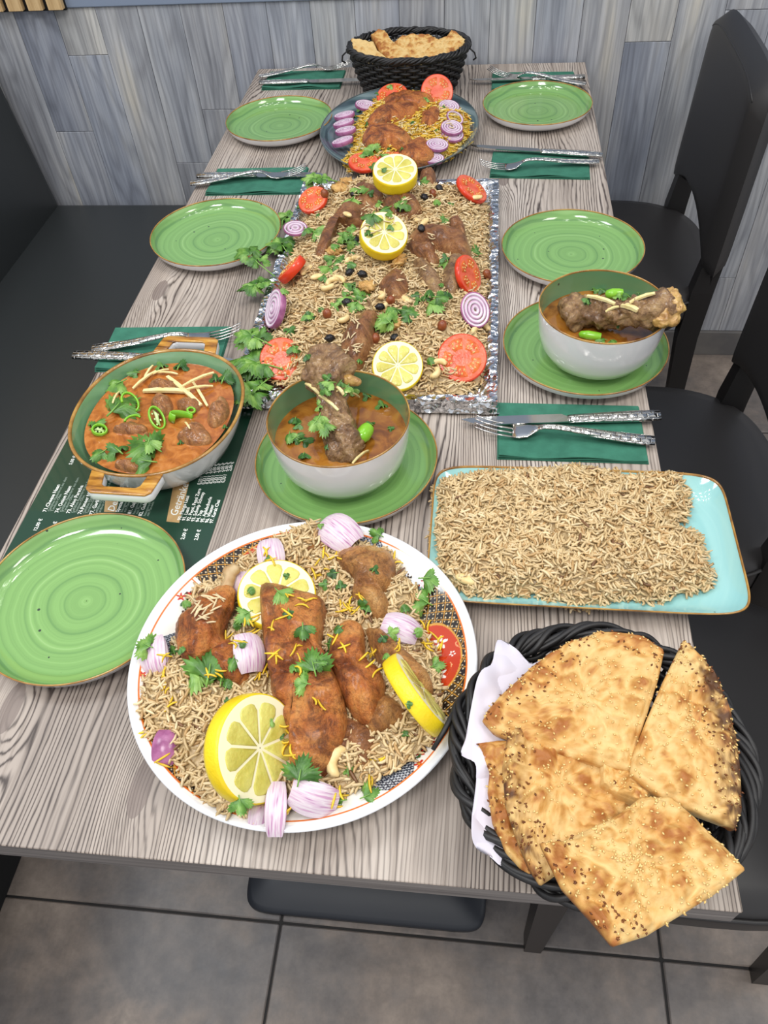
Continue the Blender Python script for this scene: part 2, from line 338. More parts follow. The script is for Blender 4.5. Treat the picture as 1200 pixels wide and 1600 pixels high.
# ================================================================== the room
YW = 1.642
fl = thing('floor', None, None, (0, 0, 0), kind='structure')
mobj('grout_bed', rbox(-1.8, 2.6, -1.6, 1.66, -.02, -.003, 0), MAT['grout'], fl, False)
tile_vf = rbox(-.298, .298, -.298, .298, -.012, 0, .002, 1); tile0 = None
for i in range(-3, 4):
    for j in range(-3, 3):
        cx, cy = .217 + .3 + .6 * i, .125 + .3 + .6 * j
        if tile0 is None: tile0 = t_ = mobj('floor_tile', tile_vf, MAT['tile'], fl, False)
        else: t_ = tile0.copy(); COL.objects.link(t_)
        t_.location = (cx, cy - (0.0 if cy < 1.35 else .0), 0)
wl = thing('wall_back', None, None, (0, 0, 0), kind='structure')
mobj('wall_core', rbox(-1.8, 2.6, YW + .012, YW + .1, 0, 2.6, 0), MAT['upper'], wl, False)
mobj('upper_wall', rbox(-1.8, 2.6, YW - .005, YW + .012, TZ + .125, 2.6, .002), MAT['upper'], wl, False)
PW = .0928; x0 = -.43 - PW * 14
joints = {14: .032, 13: -.132, 17: -.087, 16: -.209, 12: -.42, 27: .032, 26: -.30, 28: -.45, 29: .085, 31: -.2, 22: -.06, 24: -.5, 19: -.4, 11: .02, 10: -.2}
tones = [(1, 1, 1), (.95, .96, 1), (1.04, 1.03, 1.01), (.92, .93, .97), (1.0, .98, .96), (1.06, 1.04, 1.01)]
for k in range(0, 44):
    xa = x0 + k * PW; xb = xa + PW
    zs = [.075, TZ + .125]
    if k in joints: zs.insert(1, TZ + joints[k])
    elif k % 5 == 0: zs.insert(1, TZ - .3 - .3 * random.random())
    for q in range(len(zs) - 1):
        o = mobj('wall_plank', rbox(-PW / 2 + .0004, PW / 2 - .0004, 0, .012, -(zs[q + 1] - zs[q]) / 2 + .0005, (zs[q + 1] - zs[q]) / 2 - .0005, .0006, 1), MAT['plank'], wl, False)
        o.location = ((xa + xb) / 2, YW, (zs[q] + zs[q + 1]) / 2)
        tn = tones[random.randrange(6)]
        if k in (14, 27): tn = (1.28, 1.22, 1.1) if q == 1 else (.84, .87, .94)
        if k == 13 and q == 1: tn = (.78, .8, .86)
        o.color = (*tn, 1)
sk = mobj('baseboard_back', rbox(-1.8, 2.6, YW - .008, YW + .012, 0, .075, .002), MAT['skirt'], None, False); setp(sk, kind='structure')
sp_ = thing('slat_panel', 'oak slat acoustic panel with black gaps on the wall above the bench', 'wall panel', (-.8, YW - .0052, TZ + .127))
mobj('felt_backing', rbox(-.7, .405, -.006, 0, -.004, 1.4, 0), MAT['black'], sp_, False)
sl0 = mobj('slat', rbox(-.016, .016, -.020, -.006, 0, 1.4, .001, 1), MAT['slat'], sp_, False); sl0.location = (.388, 0, 0)
for k in range(1, 25):
    c_ = sl0.copy(); COL.objects.link(c_); c_.location = (.388 - .0445 * k, 0, 0)

# ---- bench along the wall
bn = thing('bench', 'long black leather bench with padded backrest beside the table', 'bench', (-.4, .4, 0))
def cushion(name, x0_, x1_, y0, y1, z0, z1, b, m, par, seg=5): return mobj(name, rbox(x0_, x1_, y0, y1, z0, z1, b, seg), m, par)
cushion('seat', -.22, .22, -1.2, YW - .408, .33, .45, .03, MAT['leather'], bn)
bk = mobj('backrest', rbox(-.36, -.17, -1.2, YW - .408, .40, .862, .035, 5), MAT['leather'], bn)
for v in bk.data.vertices:
    if v.co.x > -.25: v.co.x -= .05 * max(0, (v.co.z - .45)) / .5
mobj('base', rbox(-.36, .145, -1.2, YW - .408, 0, .33, .004), MAT['black'], bn, False)

# ---- table
TW, TL = .7, 1.632
tb = thing('dining_table', 'long grey wood-grain dining table laid with dishes', 'table', (TW / 2, TL / 2, 0))
mobj('table_top', rbox(-TW / 2, TW / 2, -TL / 2, TL / 2, TZ - .0012, TZ, .0008, 1), MAT['table'], tb, False)
mobj('edge_band', rbox(-TW / 2 + .0004, TW / 2 - .0004, -TL / 2 + .0004, TL / 2 - .0004, TZ - .028, TZ - .0012, .001, 1), MAT['edge'], tb, False)
for yy in (.335 - TL / 2, 1.27 - TL / 2):
    v, f = rbox(-.195, .195, -.2, .2, 0, .05, 0)
    rings = [superring(.197, .2, 0, 48, 14), superring(.197, .2, .012, 48, 14), superring(.19, .193, .017, 48, 14), superring(.15, .15, .03, 48, 12), superring(.045, .045, .042, 48, 8), superring(.04, .04, .05, 48, 6)]
    b_ = mobj('pedestal_foot', loft(rings), MAT['iron'], tb); b_.location = (0, yy, 0)
    p_ = mobj('pedestal_column', rbox(-.04, .04, -.04, .04, .045, TZ - .032, .006), MAT['iron'], tb); p_.location = (0, yy, 0)
    q_ = mobj('top_bracket', rbox(-.2, .2, -.16, .16, TZ - .036, TZ - .028, .002), MAT['iron'], tb, False); q_.location = (0, yy, 0)

# ---- chairs
def make_chair():
    c = thing('dining_chair', '', 'chair', (0, 0, 0), group='black dining chairs')
    def seat_ring(a, b, z): return superring(a, b, z, 72, 2.8)
    rings = [seat_ring(.195, .195, .385), seat_ring(.205, .205, .39), seat_ring(.212, .212, .41), seat_ring(.212, .212, .445), seat_ring(.205, .205, .462), seat_ring(.18, .18, .470), seat_ring(.12, .12, .474), seat_ring(.02, .02, .475)]
    mobj('seat', loft(rings), MAT['leatherc'], c)
    pip = mobj('seat_piping', tube(seat_ring(.2125, .2125, .448), .0028, 6, True), MAT['leatherc'], c)
    mobj('seat_rail', loft([superring(.175, .175, .355, 48, 3), superring(.18, .18, .386, 48, 3)]), MAT['chairwood'], c)
    # back pad: faces -x, leans back a little, arched lower edge
    ny, nz = 24, 18; V = []; F = []
    def bp(u, v, side):          # u -1..1 across, v 0..1 up
        y = u * .206 * (1 - .02 * v); lo = .498 + .07 * (1 - u * u) ** .8; hi = .872 - .035 * abs(u) ** 5
        z = lo + (hi - lo) * v; x = .166 + .03 * (z - .47)
        e = max(0, 1 - abs(u) ** 14) ** .35 * max(0, 1 - abs(2 * v - 1) ** 14) ** .35
        return (x + (.026 if side else -.026) * e, y, z)
    for side in (0, 1):
        for j in range(nz + 1):
            for i in range(ny + 1): V.append(bp(-1 + 2 * i / ny, j / nz, side))
    n1 = (ny + 1) * (nz + 1)
    for j in range(nz):
        for i in range(ny):
            a = j * (ny + 1) + i; F.append((a, a + ny + 1, a + ny + 2, a + 1)); F.append((n1 + a, n1 + a + 1, n1 + a + ny + 2, n1 + a + ny + 1))
    bp_o = mobj('back_pad', (V, F), MAT['leatherc'], c)
    sm = [bp(-.9 + 1.8 * i / ny, .93, 0) for i in range(ny + 1)]
    mobj('back_seam', tube([(p[0] + .0006, p[1], p[2]) for p in sm], .0018, 6), MAT['leatherc'], c)
    for s in (-1, 1):
        path = [(.185, s * .17, 0), (.172, s * .17, .18), (.16, s * .17, .36), (.163, s * .172, .47), (.172, s * .172, .56), (.18, s * .165, .64)]
        rings = []
        for (x, y, z), w_ in zip(path, (.014, .017, .021, .021, .018, .012)): rings.append([(x - w_, y - w_ * .75, z), (x + w_, y - w_ * .75, z), (x + w_, y + w_ * .75, z), (x - w_, y + w_ * .75, z)])
        mobj('rear_leg', loft(rings), MAT['chairwood'], c, False)
        rings = [[(-.165 - w_ + .01, s * .155 - w_, z), (-.165 + w_ + .01, s * .155 - w_, z), (-.165 + w_ + .01, s * .155 + w_, z), (-.165 - w_ + .01, s * .155 + w_, z)] for z, w_ in ((0, .013), (.2, .017), (.38, .021))]
        mobj('front_leg', loft(rings), MAT['chairleg'], c, False)
    return c
ch = make_chair(); ch.location = (.775, 1.40, 0); ch['label'] = 'black leather chair standing closest to the plank wall'
copy_tree(ch, (.775, .73, 0), label='middle black leather chair, beside the rectangular turquoise rice plate')
copy_tree(ch, (.775, .285, 0), label='black leather chair half tucked under the table corner by the round bread basket')

# ================================================================== crockery
def make_plate(name='green_plate'):
    p = thing(name, '', 'plate', group='green glazed plates')
    R = .1015
    mobj('body', lathe([(.001, .004), (.07, .004), (.072, .001), (.078, .001), (.080, .0045), (.092, .008), (.0985, .014), (.1012, .0212)], 96), MAT['white'], p)
    mobj('glaze', lathe([(.1002, .0215), (.0975, .0165), (.0935, .0115), (.0885, .0088), (.08, .0077), (.05, .007), (.02, .0068), (.0005, .0067)], 96), MAT['green'], p)
    pr = [(.1012, .0212), (.1015, .0224), (.1010, .0232), (.1003, .0230), (.0998, .0221), (.1002, .0214)]
    mobj('rim', lathe(pr, 96), MAT['rim'], p)
    return p
PL = [((.108, 1.324), 'empty green plate on the bench side, beside the blue-grey oval platter'), ((.087, .91), 'empty green plate on the bench side, touched by parsley from the foil tray'),
      ((.121, .23), 'empty green plate resting on the lower end of the menu'), ((.592, 1.376), 'empty green plate on the chair side next to the black oval bread basket'),
      ((.627, .872), 'empty green plate just behind the soup bowl with the horizontal shank'), ((.355, .43), 'green plate under the soup bowl with the upright shank'), ((.629, .642), 'green plate under the soup bowl with the horizontal shank')]
pl0 = make_plate()
for k, ((x, y), lb) in enumerate(PL):
    o = pl0 if k == 0 else copy_tree(pl0)
    o.location = (x, y, TZ + (.0008 if k == 2 else 0)); o.rotation_euler = (0, 0, k * 1.3); o['label'] = lb
def make_bowl(loc, label, seed):
    b = thing('soup_bowl', label, 'bowl', loc, (0, 0, seed), group='green and white soup bowls')
    mobj('body', lathe([(.001, .003), (.036, .003), (.038, 0), (.043, 0), (.046, .004), (.060, .013), (.0685, .027), (.0725, .045), (.0745, .065), (.0752, .0755)], 96), MAT['white'], b)
    mobj('glaze', lathe([(.0738, .0755), (.0722, .06), (.0695, .044), (.064, .027), (.054, .014), (.04, .008), (.001, .006)], 96), MAT['greenin'], b)
    mobj('rim', lathe([(.0752, .0755), (.0753, .0768), (.0745, .0776), (.0738, .0768), (.0738, .0755)], 96), MAT['rim'], b)
    return b
B1 = (.353, .425); B2 = (.641, .630); BZ = TZ + .0079
make_bowl((*B1, BZ), 'round soup bowl holding broth and an upright lamb shank', .3)
make_bowl((*B2, BZ), 'round soup bowl with a shank lying across its rim', 2.3)
def soup(loc, label):
    V, F = lathe([(.0705, .050), (.069, .0502), (.05, .0503), (.02, .0505), (.0005, .0505)], 64)
    o = mobj('soup_broth', (V, F), MAT['broth']); o.location = loc; return setp(o, label, 'soup', kind='stuff')
soup((*B1, BZ), 'amber oily broth around the upright shank'); soup((*B2, BZ), 'amber oily broth under the horizontal shank')

# rectangular turquoise plate
RC = (.6035, .331); ra, rb = .1495, .0895
rp = thing('rectangular_plate', 'rectangular turquoise plate with brown edge heaped with plain rice', 'plate', (*RC, TZ), (0, 0, .0))
def rr(s, z, p=9): return superring(ra - s, rb - s, z, 160, p)
mobj('body', loft([rr(.035, .003), rr(.03, 0), rr(.024, 0), rr(.02, .005), rr(.006, .012), rr(.0008, .0205)], cap=False), MAT['white'], rp)
mobj('underside', loft([rr(.035, .003), rr(.09, .003) if False else superring(.01, .01, .003, 160, 9)], cap=True), MAT['white'], rp)
mobj('glaze', loft([rr(.0016, .0208), rr(.006, .0165), rr(.013, .0120), rr(.018, .0100), rr(.026, .0092), superring(.03, .02, .009, 160, 6), superring(.001, .001, .009, 160, 3)], cap=False), MAT['turq'], rp)
mobj('rim', loft([rr(.0008, .0205), rr(0, .0216), rr(.0004, .0226), rr(.0014, .0224), rr(.0019, .0206)], cap=False), MAT['rim'], rp)

# blue-grey oval platter
BC = (.341, 1.276)
bp_ = thing('oval_platter', 'blue-grey oval platter with yellow rice and chicken by the bread basket', 'platter', (*BC, TZ))
def ov(r): return 1.0
mobj('body', lathe([(.001, .003), (.09, .003), (.095, 0), (.1, .002), (.13, .012), (.1435, .0245)], 96, 1, 1.26), MAT['bluegrey'], bp_)
mobj('glaze', lathe([(.1428, .0248), (.136, .0190), (.125, .0142), (.11, .0105), (.09, .009), (.001, .008)], 96, 1, 1.26), MAT['bluegrey'], bp_)
mobj('rim', lathe([(.1435, .0245), (.144, .0258), (.1432, .0265), (.1424, .0258), (.1428, .0246)], 96, 1, 1.26), simple('grey_rim', (96, 104, 106), .2), bp_)

# big decorated platter: Imari-like print held in a colour attribute (print on porcelain)
PC = (.351, .172); PR = .1535
dp = thing('patterned_platter', 'large round platter with black lattice and red medallion print on its rim', 'platter', (*PC, TZ))
mobj('body', lathe([(.001, .004), (.085, .004), (.088, 0), (.094, 0), (.1, .006), (.13, .014), (.148, .0235), (PR, .0292)], 128), MAT['white'], dp)
mobj('edge', lathe([(PR, .0292), (PR + .0004, .0305), (PR - .0008, .0316), (PR - .003, .0314), (.1478, .0298)], 128), MAT['white'], dp)
def print_mesh():
    na, nr = 1400, 90
    rr_ = np.r_[np.linspace(.1478, .085, nr - 2), .05, .001]
    prof_r = np.array([.1478, .14, .125, .105, .09, .05, .001]); prof_z = np.array([.0298, .0262, .0190, .0118, .0092, .008, .008])
    zz = np.interp(-rr_, -prof_r, prof_z); A = np.linspace(0, 2 * pi, na, endpoint=False)
    Rg, Ag = np.meshgrid(rr_, A, indexing='ij'); Zg = np.repeat(zz[:, None], na, 1)
    V = np.stack([Rg * np.cos(Ag), Rg * np.sin(Ag), Zg], -1).reshape(-1, 3)
    i, j = np.meshgrid(np.arange(nr - 1), np.arange(na), indexing='ij'); k = (j + 1) % na
    F = np.stack([i * na + j, (i + 1) * na + j, (i + 1) * na + k, i * na + k], -1).reshape(-1, 4)[:, ::-1]
    r = Rg.ravel(); a = Ag.ravel(); C = np.tile(np.array(srgb((236, 232, 224))[:3]), (len(r), 1))
    X = r * np.cos(a); Y = r * np.sin(a)
    gold, blk, red, navy, wht, org = [np.array(srgb(c)[:3]) for c in ((206, 150, 62), (34, 26, 22), (190, 58, 24), (44, 50, 66), (244, 240, 232), (220, 110, 30))]
    lat = np.zeros(len(r), bool)
    med = [(.07, .30), (1.98, .2), (4.02, .24)]      # centre angle, half lattice width
    for ca, hw in ((.10, .56), (2.05, .52), (4.12, .60)):
        d = (a - ca + pi) % (2 * pi) - pi
        band = (abs(d) < hw); lat |= band
        C[band & (abs(abs(d) - hw) < .012)] = org
    u = a * .13; v = r
    p = .0092
    su = ((u + v * .6) / p) % 1; sv = ((v - u * .6) / p) % 1
    l = (np.minimum(su, 1 - su) < .042) | (np.minimum(sv, 1 - sv) < .042)
    du = ((u + v * .6) / (p / 2)) % 1 - .5; dv = ((v - u * .6) / (p / 2)) % 1 - .5
    dots = (du ** 2 + dv ** 2) < .028
    C[lat] = blk; C[lat & dots] = np.array(srgb((226, 206, 168))[:3]); C[lat & l] = gold
    for ca, hw in ((.10, .56), (2.05, .52), (4.12, .60)):
        d = (a - ca + pi) % (2 * pi) - pi
        C[(abs(abs(d) - hw) < .014)] = wht; C[(abs(abs(d) - hw - .014) < .005)] = org
        # medallion: pointed lens in the band
        mx = r * np.cos(d) - .1165; my = r * np.sin(d)
        q = (mx / .0245) ** 2 + (np.abs(my) / .036) ** 1.7
        C[q < 1.0] = gold; C[q < .9] = red
        C[(q < .9) & (abs(((mx * 420 + 6 * np.sin(my * 160))) % 7) < .35) & (q > .35) & (abs(my) > .004) & (abs(my) < .012)] = np.array(srgb((236, 170, 120))[:3])
        for fx, fy, fr in ((.006, .015, .007), (.004, -.017, .0065), (-.012, 0, .0065), (.016, .001, .003)):
            dx, dy = mx - fx, my - fy; rr2 = np.hypot(dx, dy); th = np.arctan2(dy, dx)
            C[(rr2 < fr * (.62 + .38 * np.cos(5 * th + fx * 900))) & (q < .9)] = wht; C[(rr2 < .0013)] = red
    # between the lattice panels: navy scale birds, dark twigs and red blossoms
    for ca in (1.10, 3.05, 5.30):
        d = (a - ca + pi) % (2 * pi) - pi; dx = d * .13; dy = r - .122
        w_ = np.abs(dy - .014 * np.sin(dx * 70)) < .014 * np.clip(1 - (np.abs(dx) / .058) ** 2, 0, 1)
        sc = np.hypot((dx / .0036) % 1 - .5, (dy / .0028) % 1 - .5)
        C[w_] = navy; C[w_ & (sc > .32) & (sc < .44)] = np.array(srgb((196, 200, 206))[:3])
        for sgn in (-1, 1):
            tw = (np.abs(dy + .012 * np.cos(dx * 60) - sgn * .002) < .0011) & (abs(dx) < .052); C[tw] = blk
            lf = (np.hypot((dx / .0085) % 1 - .5, (dy + .012 * np.cos(dx * 60) - sgn * .0045) / .005) < .34) & (abs(dx) < .05); C[lf] = np.array(srgb((70, 30, 26))[:3])
        for bx, by in ((-.05, .012), (-.042, .018), (.045, .014), (.053, .006), (.058, .016), (-.058, .004), (.038, .02)):
            rr2 = np.hypot(dx - bx, dy - by); th = np.arctan2(dy - by, dx - bx)
            C[rr2 < .0042 * (.7 + .3 * np.cos(5 * th))] = np.array(srgb((190, 40, 22))[:3]); C[rr2 < .001] = gold
            C[np.hypot(dx - bx - .005, (dy - by + .005) * 1.8) < .0026] = np.array(srgb((52, 96, 50))[:3])
    C[(r > .1452)] = wht; C[(r > .1438) & (r < .1452)] = org
    return (V, F), C
pv, pc_ = print_mesh(); mobj('printed_glaze', pv, MAT['print'], dp, True, pc_)

# oval karahi dish with two square handles
OC = at(243, 645, .048); OCx, OCy = .1345, .4685
od = thing('oval_serving_dish', 'oval two-handled green and white serving dish filled with brown curry', 'serving dish', (OCx, OCy, TZ + .0008), (0, 0, -.03))
OA, OB = .097, .108
def oring(s, z): return superring(OA - s, OB - s, z, 96, 2.15)
mobj('body', loft([oring(.03, 0), oring(.026, .001), oring(.017, .008), oring(.008, .024), oring(.002, .04), oring(0, .047)], cap=False), MAT['white'], od)
mobj('underside', loft([superring(.0005, .0005, 0, 96, 2.15), oring(.03, 0)], cap=False), MAT['white'], od)
mobj('glaze', loft([oring(.003, .0478), oring(.006, .04), oring(.012, .026), oring(.022, .012), oring(.034, .007), superring(.0005, .0005, .006, 96, 2)], cap=False), MAT['greenin'], od)
mobj('rim', loft([oring(0, .047), oring(-.0012, .0485), oring(-.0003, .0502), oring(.0018, .0502), oring(.003, .0488), oring(.003, .0478)], cap=False), MAT['rim'], od)
for s in (1, -1):
    # square loop handle: inner/outer outline in plan
    W2, dpth = .036, .027; y0 = OB - .006
    out = [(-W2 - .004, y0), (-W2, y0 + dpth), (-W2 + .006, y0 + dpth + .005), (W2 - .006, y0 + dpth + .005), (W2, y0 + dpth), (W2 + .004, y0)]
    inn = [(-W2 + .012, y0 + .004), (-W2 + .015, y0 + dpth - .008), (-W2 + .019, y0 + dpth - .005), (W2 - .019, y0 + dpth - .005), (W2 - .015, y0 + dpth - .008), (W2 - .012, y0 + .004)]
    def strip(z0, z1, g=0):
        V = []; F = []
        for (x, y), (xi, yi) in zip(out, inn):
            V += [(x, y, z0), (x, y, z1), (xi, yi, z1), (xi, yi, z0)]
        for i in range(len(out) - 1):
            a = i * 4; b = a + 4
            for k in range(4): F.append((a + k, a + (k + 1) % 4, b + (k + 1) % 4, b + k))
        F += [(3, 2, 1, 0), tuple(len(V) - 4 + k for k in range(4))]
        return [(p[0] , p[1] * s, p[2]) if s > 0 else (-p[0], -p[1], p[2]) for p in V], F
    def bev(vf, b):
        bm = bmesh.new(); vs = [bm.verts.new(p) for p in vf[0]]
        for q in vf[1]: bm.faces.new([vs[i] for i in q])
        bmesh.ops.recalc_face_normals(bm, faces=bm.faces); bmesh.ops.bevel(bm, geom=list(bm.edges), offset=b, segments=2, profile=.5, affect='EDGES')
        bm.verts.index_update(); r = [tuple(v.co) for v in bm.verts], [tuple(v.index for v in f.verts) for f in bm.faces]; bm.free(); return r
    h = mobj('handle', bev(strip(.036, .0475), .0025), MAT['white'], od)
    g_ = mobj('handle_glaze', bev(strip(.0470, .0498), .0012), MAT['handle'], h)
cv = mobj('curry_gravy', loft([oring(.0135, .0385), oring(.03, .0388), oring(.06, .0392), superring(.0005, .0005, .0392, 96, 2)], cap=False), MAT['curry'])
cv.location = (OCx, OCy, TZ + .0008); cv.rotation_euler = (0, 0, -.03); setp(cv, 'orange-brown curry gravy filling the oval dish', 'curry', kind='stuff')

# foil tray
TX0, TX1, TY0, TY1 = .196, .524, .523, 1.078
ft = thing('foil_tray', 'large rectangular tray wrapped in crinkled foil under the meat and rice', 'tray', ((TX0 + TX1) / 2, (TY0 + TY1) / 2, TZ))
def foilgrid():
    nx, ny = 110, 170; a, b = (TX1 - TX0) / 2, (TY1 - TY0) / 2; V = []; F = []
    for j in range(ny + 1):
        for i in range(nx + 1):
            x = -a + 2 * a * i / nx; y = -b + 2 * b * j / ny; e = min(a - abs(x), b - abs(y))
            z = .006 + .015 * max(0, min(1, 1 - (e - .013) / .014)) if e > .003 else .021 - (.003 - e) * 2.0
            if e <= .0001: z = .004
            n_ = Vector((x, y, 1.7)); z += .0035 * mnoise.voronoi(n_ * 42)[0][0] + .0008 * mnoise.noise(n_ * 160) - .0015
            V.append((x + .0012 * mnoise.noise(n_ * 90), y + .0012 * mnoise.noise(n_ * 80 + Vector((5, 0, 0))), max(z, .002)))
    for j in range(ny):
        for i in range(nx):
            q = j * (nx + 1) + i; F.append((q, q + 1, q + nx + 2, q + nx + 1))
    return V, F
mobj('foil', foilgrid(), MAT['foil'], ft, False)
mobj('tray_base', rbox(-.162, .162, -.275, .275, 0, .0055, .002), MAT['steel'], ft, False)

# menu card
mx0, mx1, my0, my1 = .008, .224, .235, .548
mn = thing('menu_card', 'dark green printed menu card lying under the oval dish and plate', 'menu', (.116, .39, TZ), (0, 0, -.012))
mobj('card', rbox(mx0 - .116, mx1 - .116, my0 - .39, my1 - .39, 0.0001, .0006, .0001, 1), MAT['menu'], mn, False)
def text(s, px, py, size, m='ink', parent=None, shear=0, name='text_line'):
    cu = bpy.data.curves.new('t', 'FONT'); cu.body = s; cu.size = size; cu.extrude = 0.00002; cu.resolution_u = 2; cu.shear = shear; cu.offset = .00012 if m == 'ink' else 0
    o = bpy.data.objects.new('t', cu); COL.objects.link(o); bpy.context.view_layer.update()
    me = bpy.data.meshes.new_from_object(o.evaluated_get(bpy.context.evaluated_depsgraph_get())); bpy.data.objects.remove(o)
    me.materials.clear(); me.materials.append(MAT[m]); q = bpy.data.objects.new(name, me); COL.objects.link(q); q.parent = mn
    p = at(px, py, .0007); q.location = (p.x - .116, p.y - .39, .00065); q.rotation_euler = (0, 0, pi / 2 + .0); return q
for (s, px_, py_) in (('71.Cheese Naan', 72, 801), ('74. Onion Naan', 91, 802), ('73. Aloo Paratha', 109, 803), ('76.Paneer Naan', 127, 804), ('77. Garlic Naan', 145, 805)):
    text(s, px_, py_, .0062)
    text('Gef\u00fclltes Fladenbrot aus dem', px_ + 6, py_ - 1, .0044, 'inkd'); text('Tandoor-Ofen', px_ + 11, py_ - 1, .0044, 'inkd')
for (s, px_, py_) in (('Spezial Kheer', 186, 800), ('81. Gajar Halwa', 205, 803), ('82. Gulab Jamun', 222, 806)):
    text(s, px_, py_, .0058); text('hausgemachte S\u00fc\u00dfspeise', px_ + 6, py_, .0042, 'inkd'); text('mit Mandeln', px_ + 11, py_, .0042, 'inkd')
for k, s in enumerate(('90. Mango Lassi', '91. Lassi', '92. Pepsi, Pepsi Zero', '93. Schwip Schwap', '94. 7up', '95. Apfelschorle', '96. Wasser', '97. Karak Chai')):
    text(s, 283 + 7.2 * k, 812 + .6 * k, .0056)
    if k: text('2,00 \u20ac', 316 + 6.4 * k, 741 - .9 * k, .0056); text('0,33 l', 307 + 6.2 * k, 757 - .6 * k, .0056)
for s, px_, py_ in (('12,00 \u20ac', 57, 831), ('2,00 \u20ac', 82, 832), ('2,00 \u20ac', 289, 842), ('2,50 \u20ac', 310, 843), ('5,00 \u20ac', 111, 727), ('4,00 \u20ac', 129, 726)): text(s, px_, py_, .0056)
for pts, s, px_, py_, sz in (([(163, 800), (166, 770), (188, 770), (182, 800)], 'Desserts', 178, 800, .0115), ([(261, 814), (272, 752), (296, 752), (281, 816)], 'Getr\u00e4nke', 277, 806, .0125)):
    P = [at(a, b, .0007) for a, b in pts]; mobj('brush_stroke', ([(p.x - .116, p.y - .39, .00062) for p in P], [(0, 1, 2, 3)]), MAT['tan'], mn, False)
    q = text(s, px_, py_, sz, shear=.25); q.location.z = .0007

# ================================================================== napkins and cutlery
def make_napkin():
    p = thing('napkin', '', 'napkin', group='folded green paper napkins')
    for k in range(3):
        nx, ny = 20, 12; V = []; F = []
        for j in range(ny + 1):
            for i in range(nx + 1):
                x = (-.5 + i / nx) * (.166 - .0016 * k); y = (-.5 + j / ny) * (.094 - .001 * k)
                lift = .0022 * max(0, (-j / ny + .35)) * (1 + sin(i * .5 + k)) * (k + .5)
                V.append((x, y, .0008 + .0014 * k + lift))
        n1 = len(V)
        V += [(v[0], v[1], max(v[2] - .0011, .0001)) for v in V]
        for j in range(ny):
            for i in range(nx):
                q = j * (nx + 1) + i; F += [(q, q + 1, q + nx + 2, q + nx + 1), (n1 + q, n1 + q + nx + 1, n1 + q + nx + 2, n1 + q + 1)]
        bd = [i for i in range(nx + 1)] + [j * (nx + 1) + nx for j in range(1, ny + 1)] + [ny * (nx + 1) + i for i in range(nx - 1, -1, -1)] + [j * (nx + 1) for j in range(ny - 1, 0, -1)]
        for a, b in zip(bd, bd[1:] + bd[:1]): F.append((a, n1 + a, n1 + b, b))
        mobj('fold', (V, F), MAT['napkin'], p, False)
    return p
def sect(x, w_, z, t, n=10): return [(x, w_ * cos(2 * pi * k / n), z + t * sin(2 * pi * k / n)) for k in range(n)]
def make_fork():
    o = thing('fork', '', 'fork', group='steel forks')
    st = [(0, .003, .004, .001), (.001, .0078, .004, .0022), (.02, .0088, .0042, .0026), (.05, .0075, .0065, .0026), (.085, .0055, .011, .0026), (.108, .0042, .0135, .0024), (.122, .0040, .013, .002), (.130, .0045, .0105, .0015)]
    mobj('handle', loft([sect(*s) for s in st]), MAT['steelh'], o)
    st = [(.129, .0045, .0108, .0014), (.135, .0075, .0075, .0011), (.141, .0112, .0046, .001), (.150, .0124, .003, .0009), (.158, .0124, .0033, .0009)]
    mobj('head', loft([sect(*s) for s in st]), MAT['steel'], o)
    for k in range(4):
        y = (-1.5 + k) * .0069; rings = []
        for x, z, w_ in ((.1575, .0033, .0019), (.175, .0055, .0017), (.19, .0095, .0014), (.202, .0145, .0008)): rings.append([(x, y * (1 - (x - .158) * 1.2) + w_ * cos(a), z + .0008 * sin(a)) for a in np.linspace(0, 2 * pi, 6, endpoint=False)])
        mobj('tine', loft(rings), MAT['steel'], o)
    return o
def make_knife():
    o = thing('knife', '', 'knife', group='steel table knives')
    st = [(0, .003, .0045, .002), (.001, .008, .0045, .0038), (.03, .0088, .0045, .0042), (.07, .0078, .0045, .004), (.100, .0068, .0045, .0036), (.106, .0062, .0045, .003)]
    mobj('handle', loft([sect(*s, 12) for s in st]), MAT['steelh'], o)
    top = [(.105, .005), (.125, .0055), (.19, .005), (.215, .002), (.229, -.006)]; bot = [(.105, -.004), (.112, -.009), (.15, -.0098), (.2, -.0098), (.222, -.0088)]
    V = []; F = []
    for (xa, ya), (xb, yb) in zip(top, bot): V += [(xa, ya, .0038), (xb, yb, .0042), (xb, yb, .0046), (xa, ya, .0056)]
    for i in range(4):
        for k in range(4): F.append((i * 4 + k, i * 4 + (k + 1) % 4, i * 4 + 4 + (k + 1) % 4, i * 4 + 4 + k))
    F += [(3, 2, 1, 0), (16, 17, 18, 19)]
    mobj('blade', (V, F), MAT['steel'], o, False); return o
SETS = [('behind the bench-side far plate at the wall', (.114, 1.56), 0.0, (.024, 1.528), (.233, 1.537), (.016, 1.566), (.209, 1.618)),
        ('between the two empty bench-side plates', (.108, 1.112), .02, (-.001, 1.118), (.223, 1.121), (-.006, 1.090), (.18, 1.127)),
        ('half hidden behind the oval curry dish', (.079, .640), .04, (-.037, .613), (.193, .609), (-.017, .628), (.171, .664)),
        ('behind the chair-side plate next to the oval bread basket', (.590, 1.528), -.02, (.692, 1.527), (.467, 1.518), (.691, 1.492), (.485, 1.563)),
        ('between the oval platter and the chair side table edge', (.592, 1.164), -.05, (.698, 1.183), (.475, 1.219), (.690, 1.161), (.490, 1.140)),
        ('in front of the horizontal shank bowl beside the turquoise plate', (.605, .499), .0, (.708, .523), (.481, .500), (.697, .481), (.486, .495))]
nk0, fk0, kn0 = make_napkin(), make_fork(), make_knife()
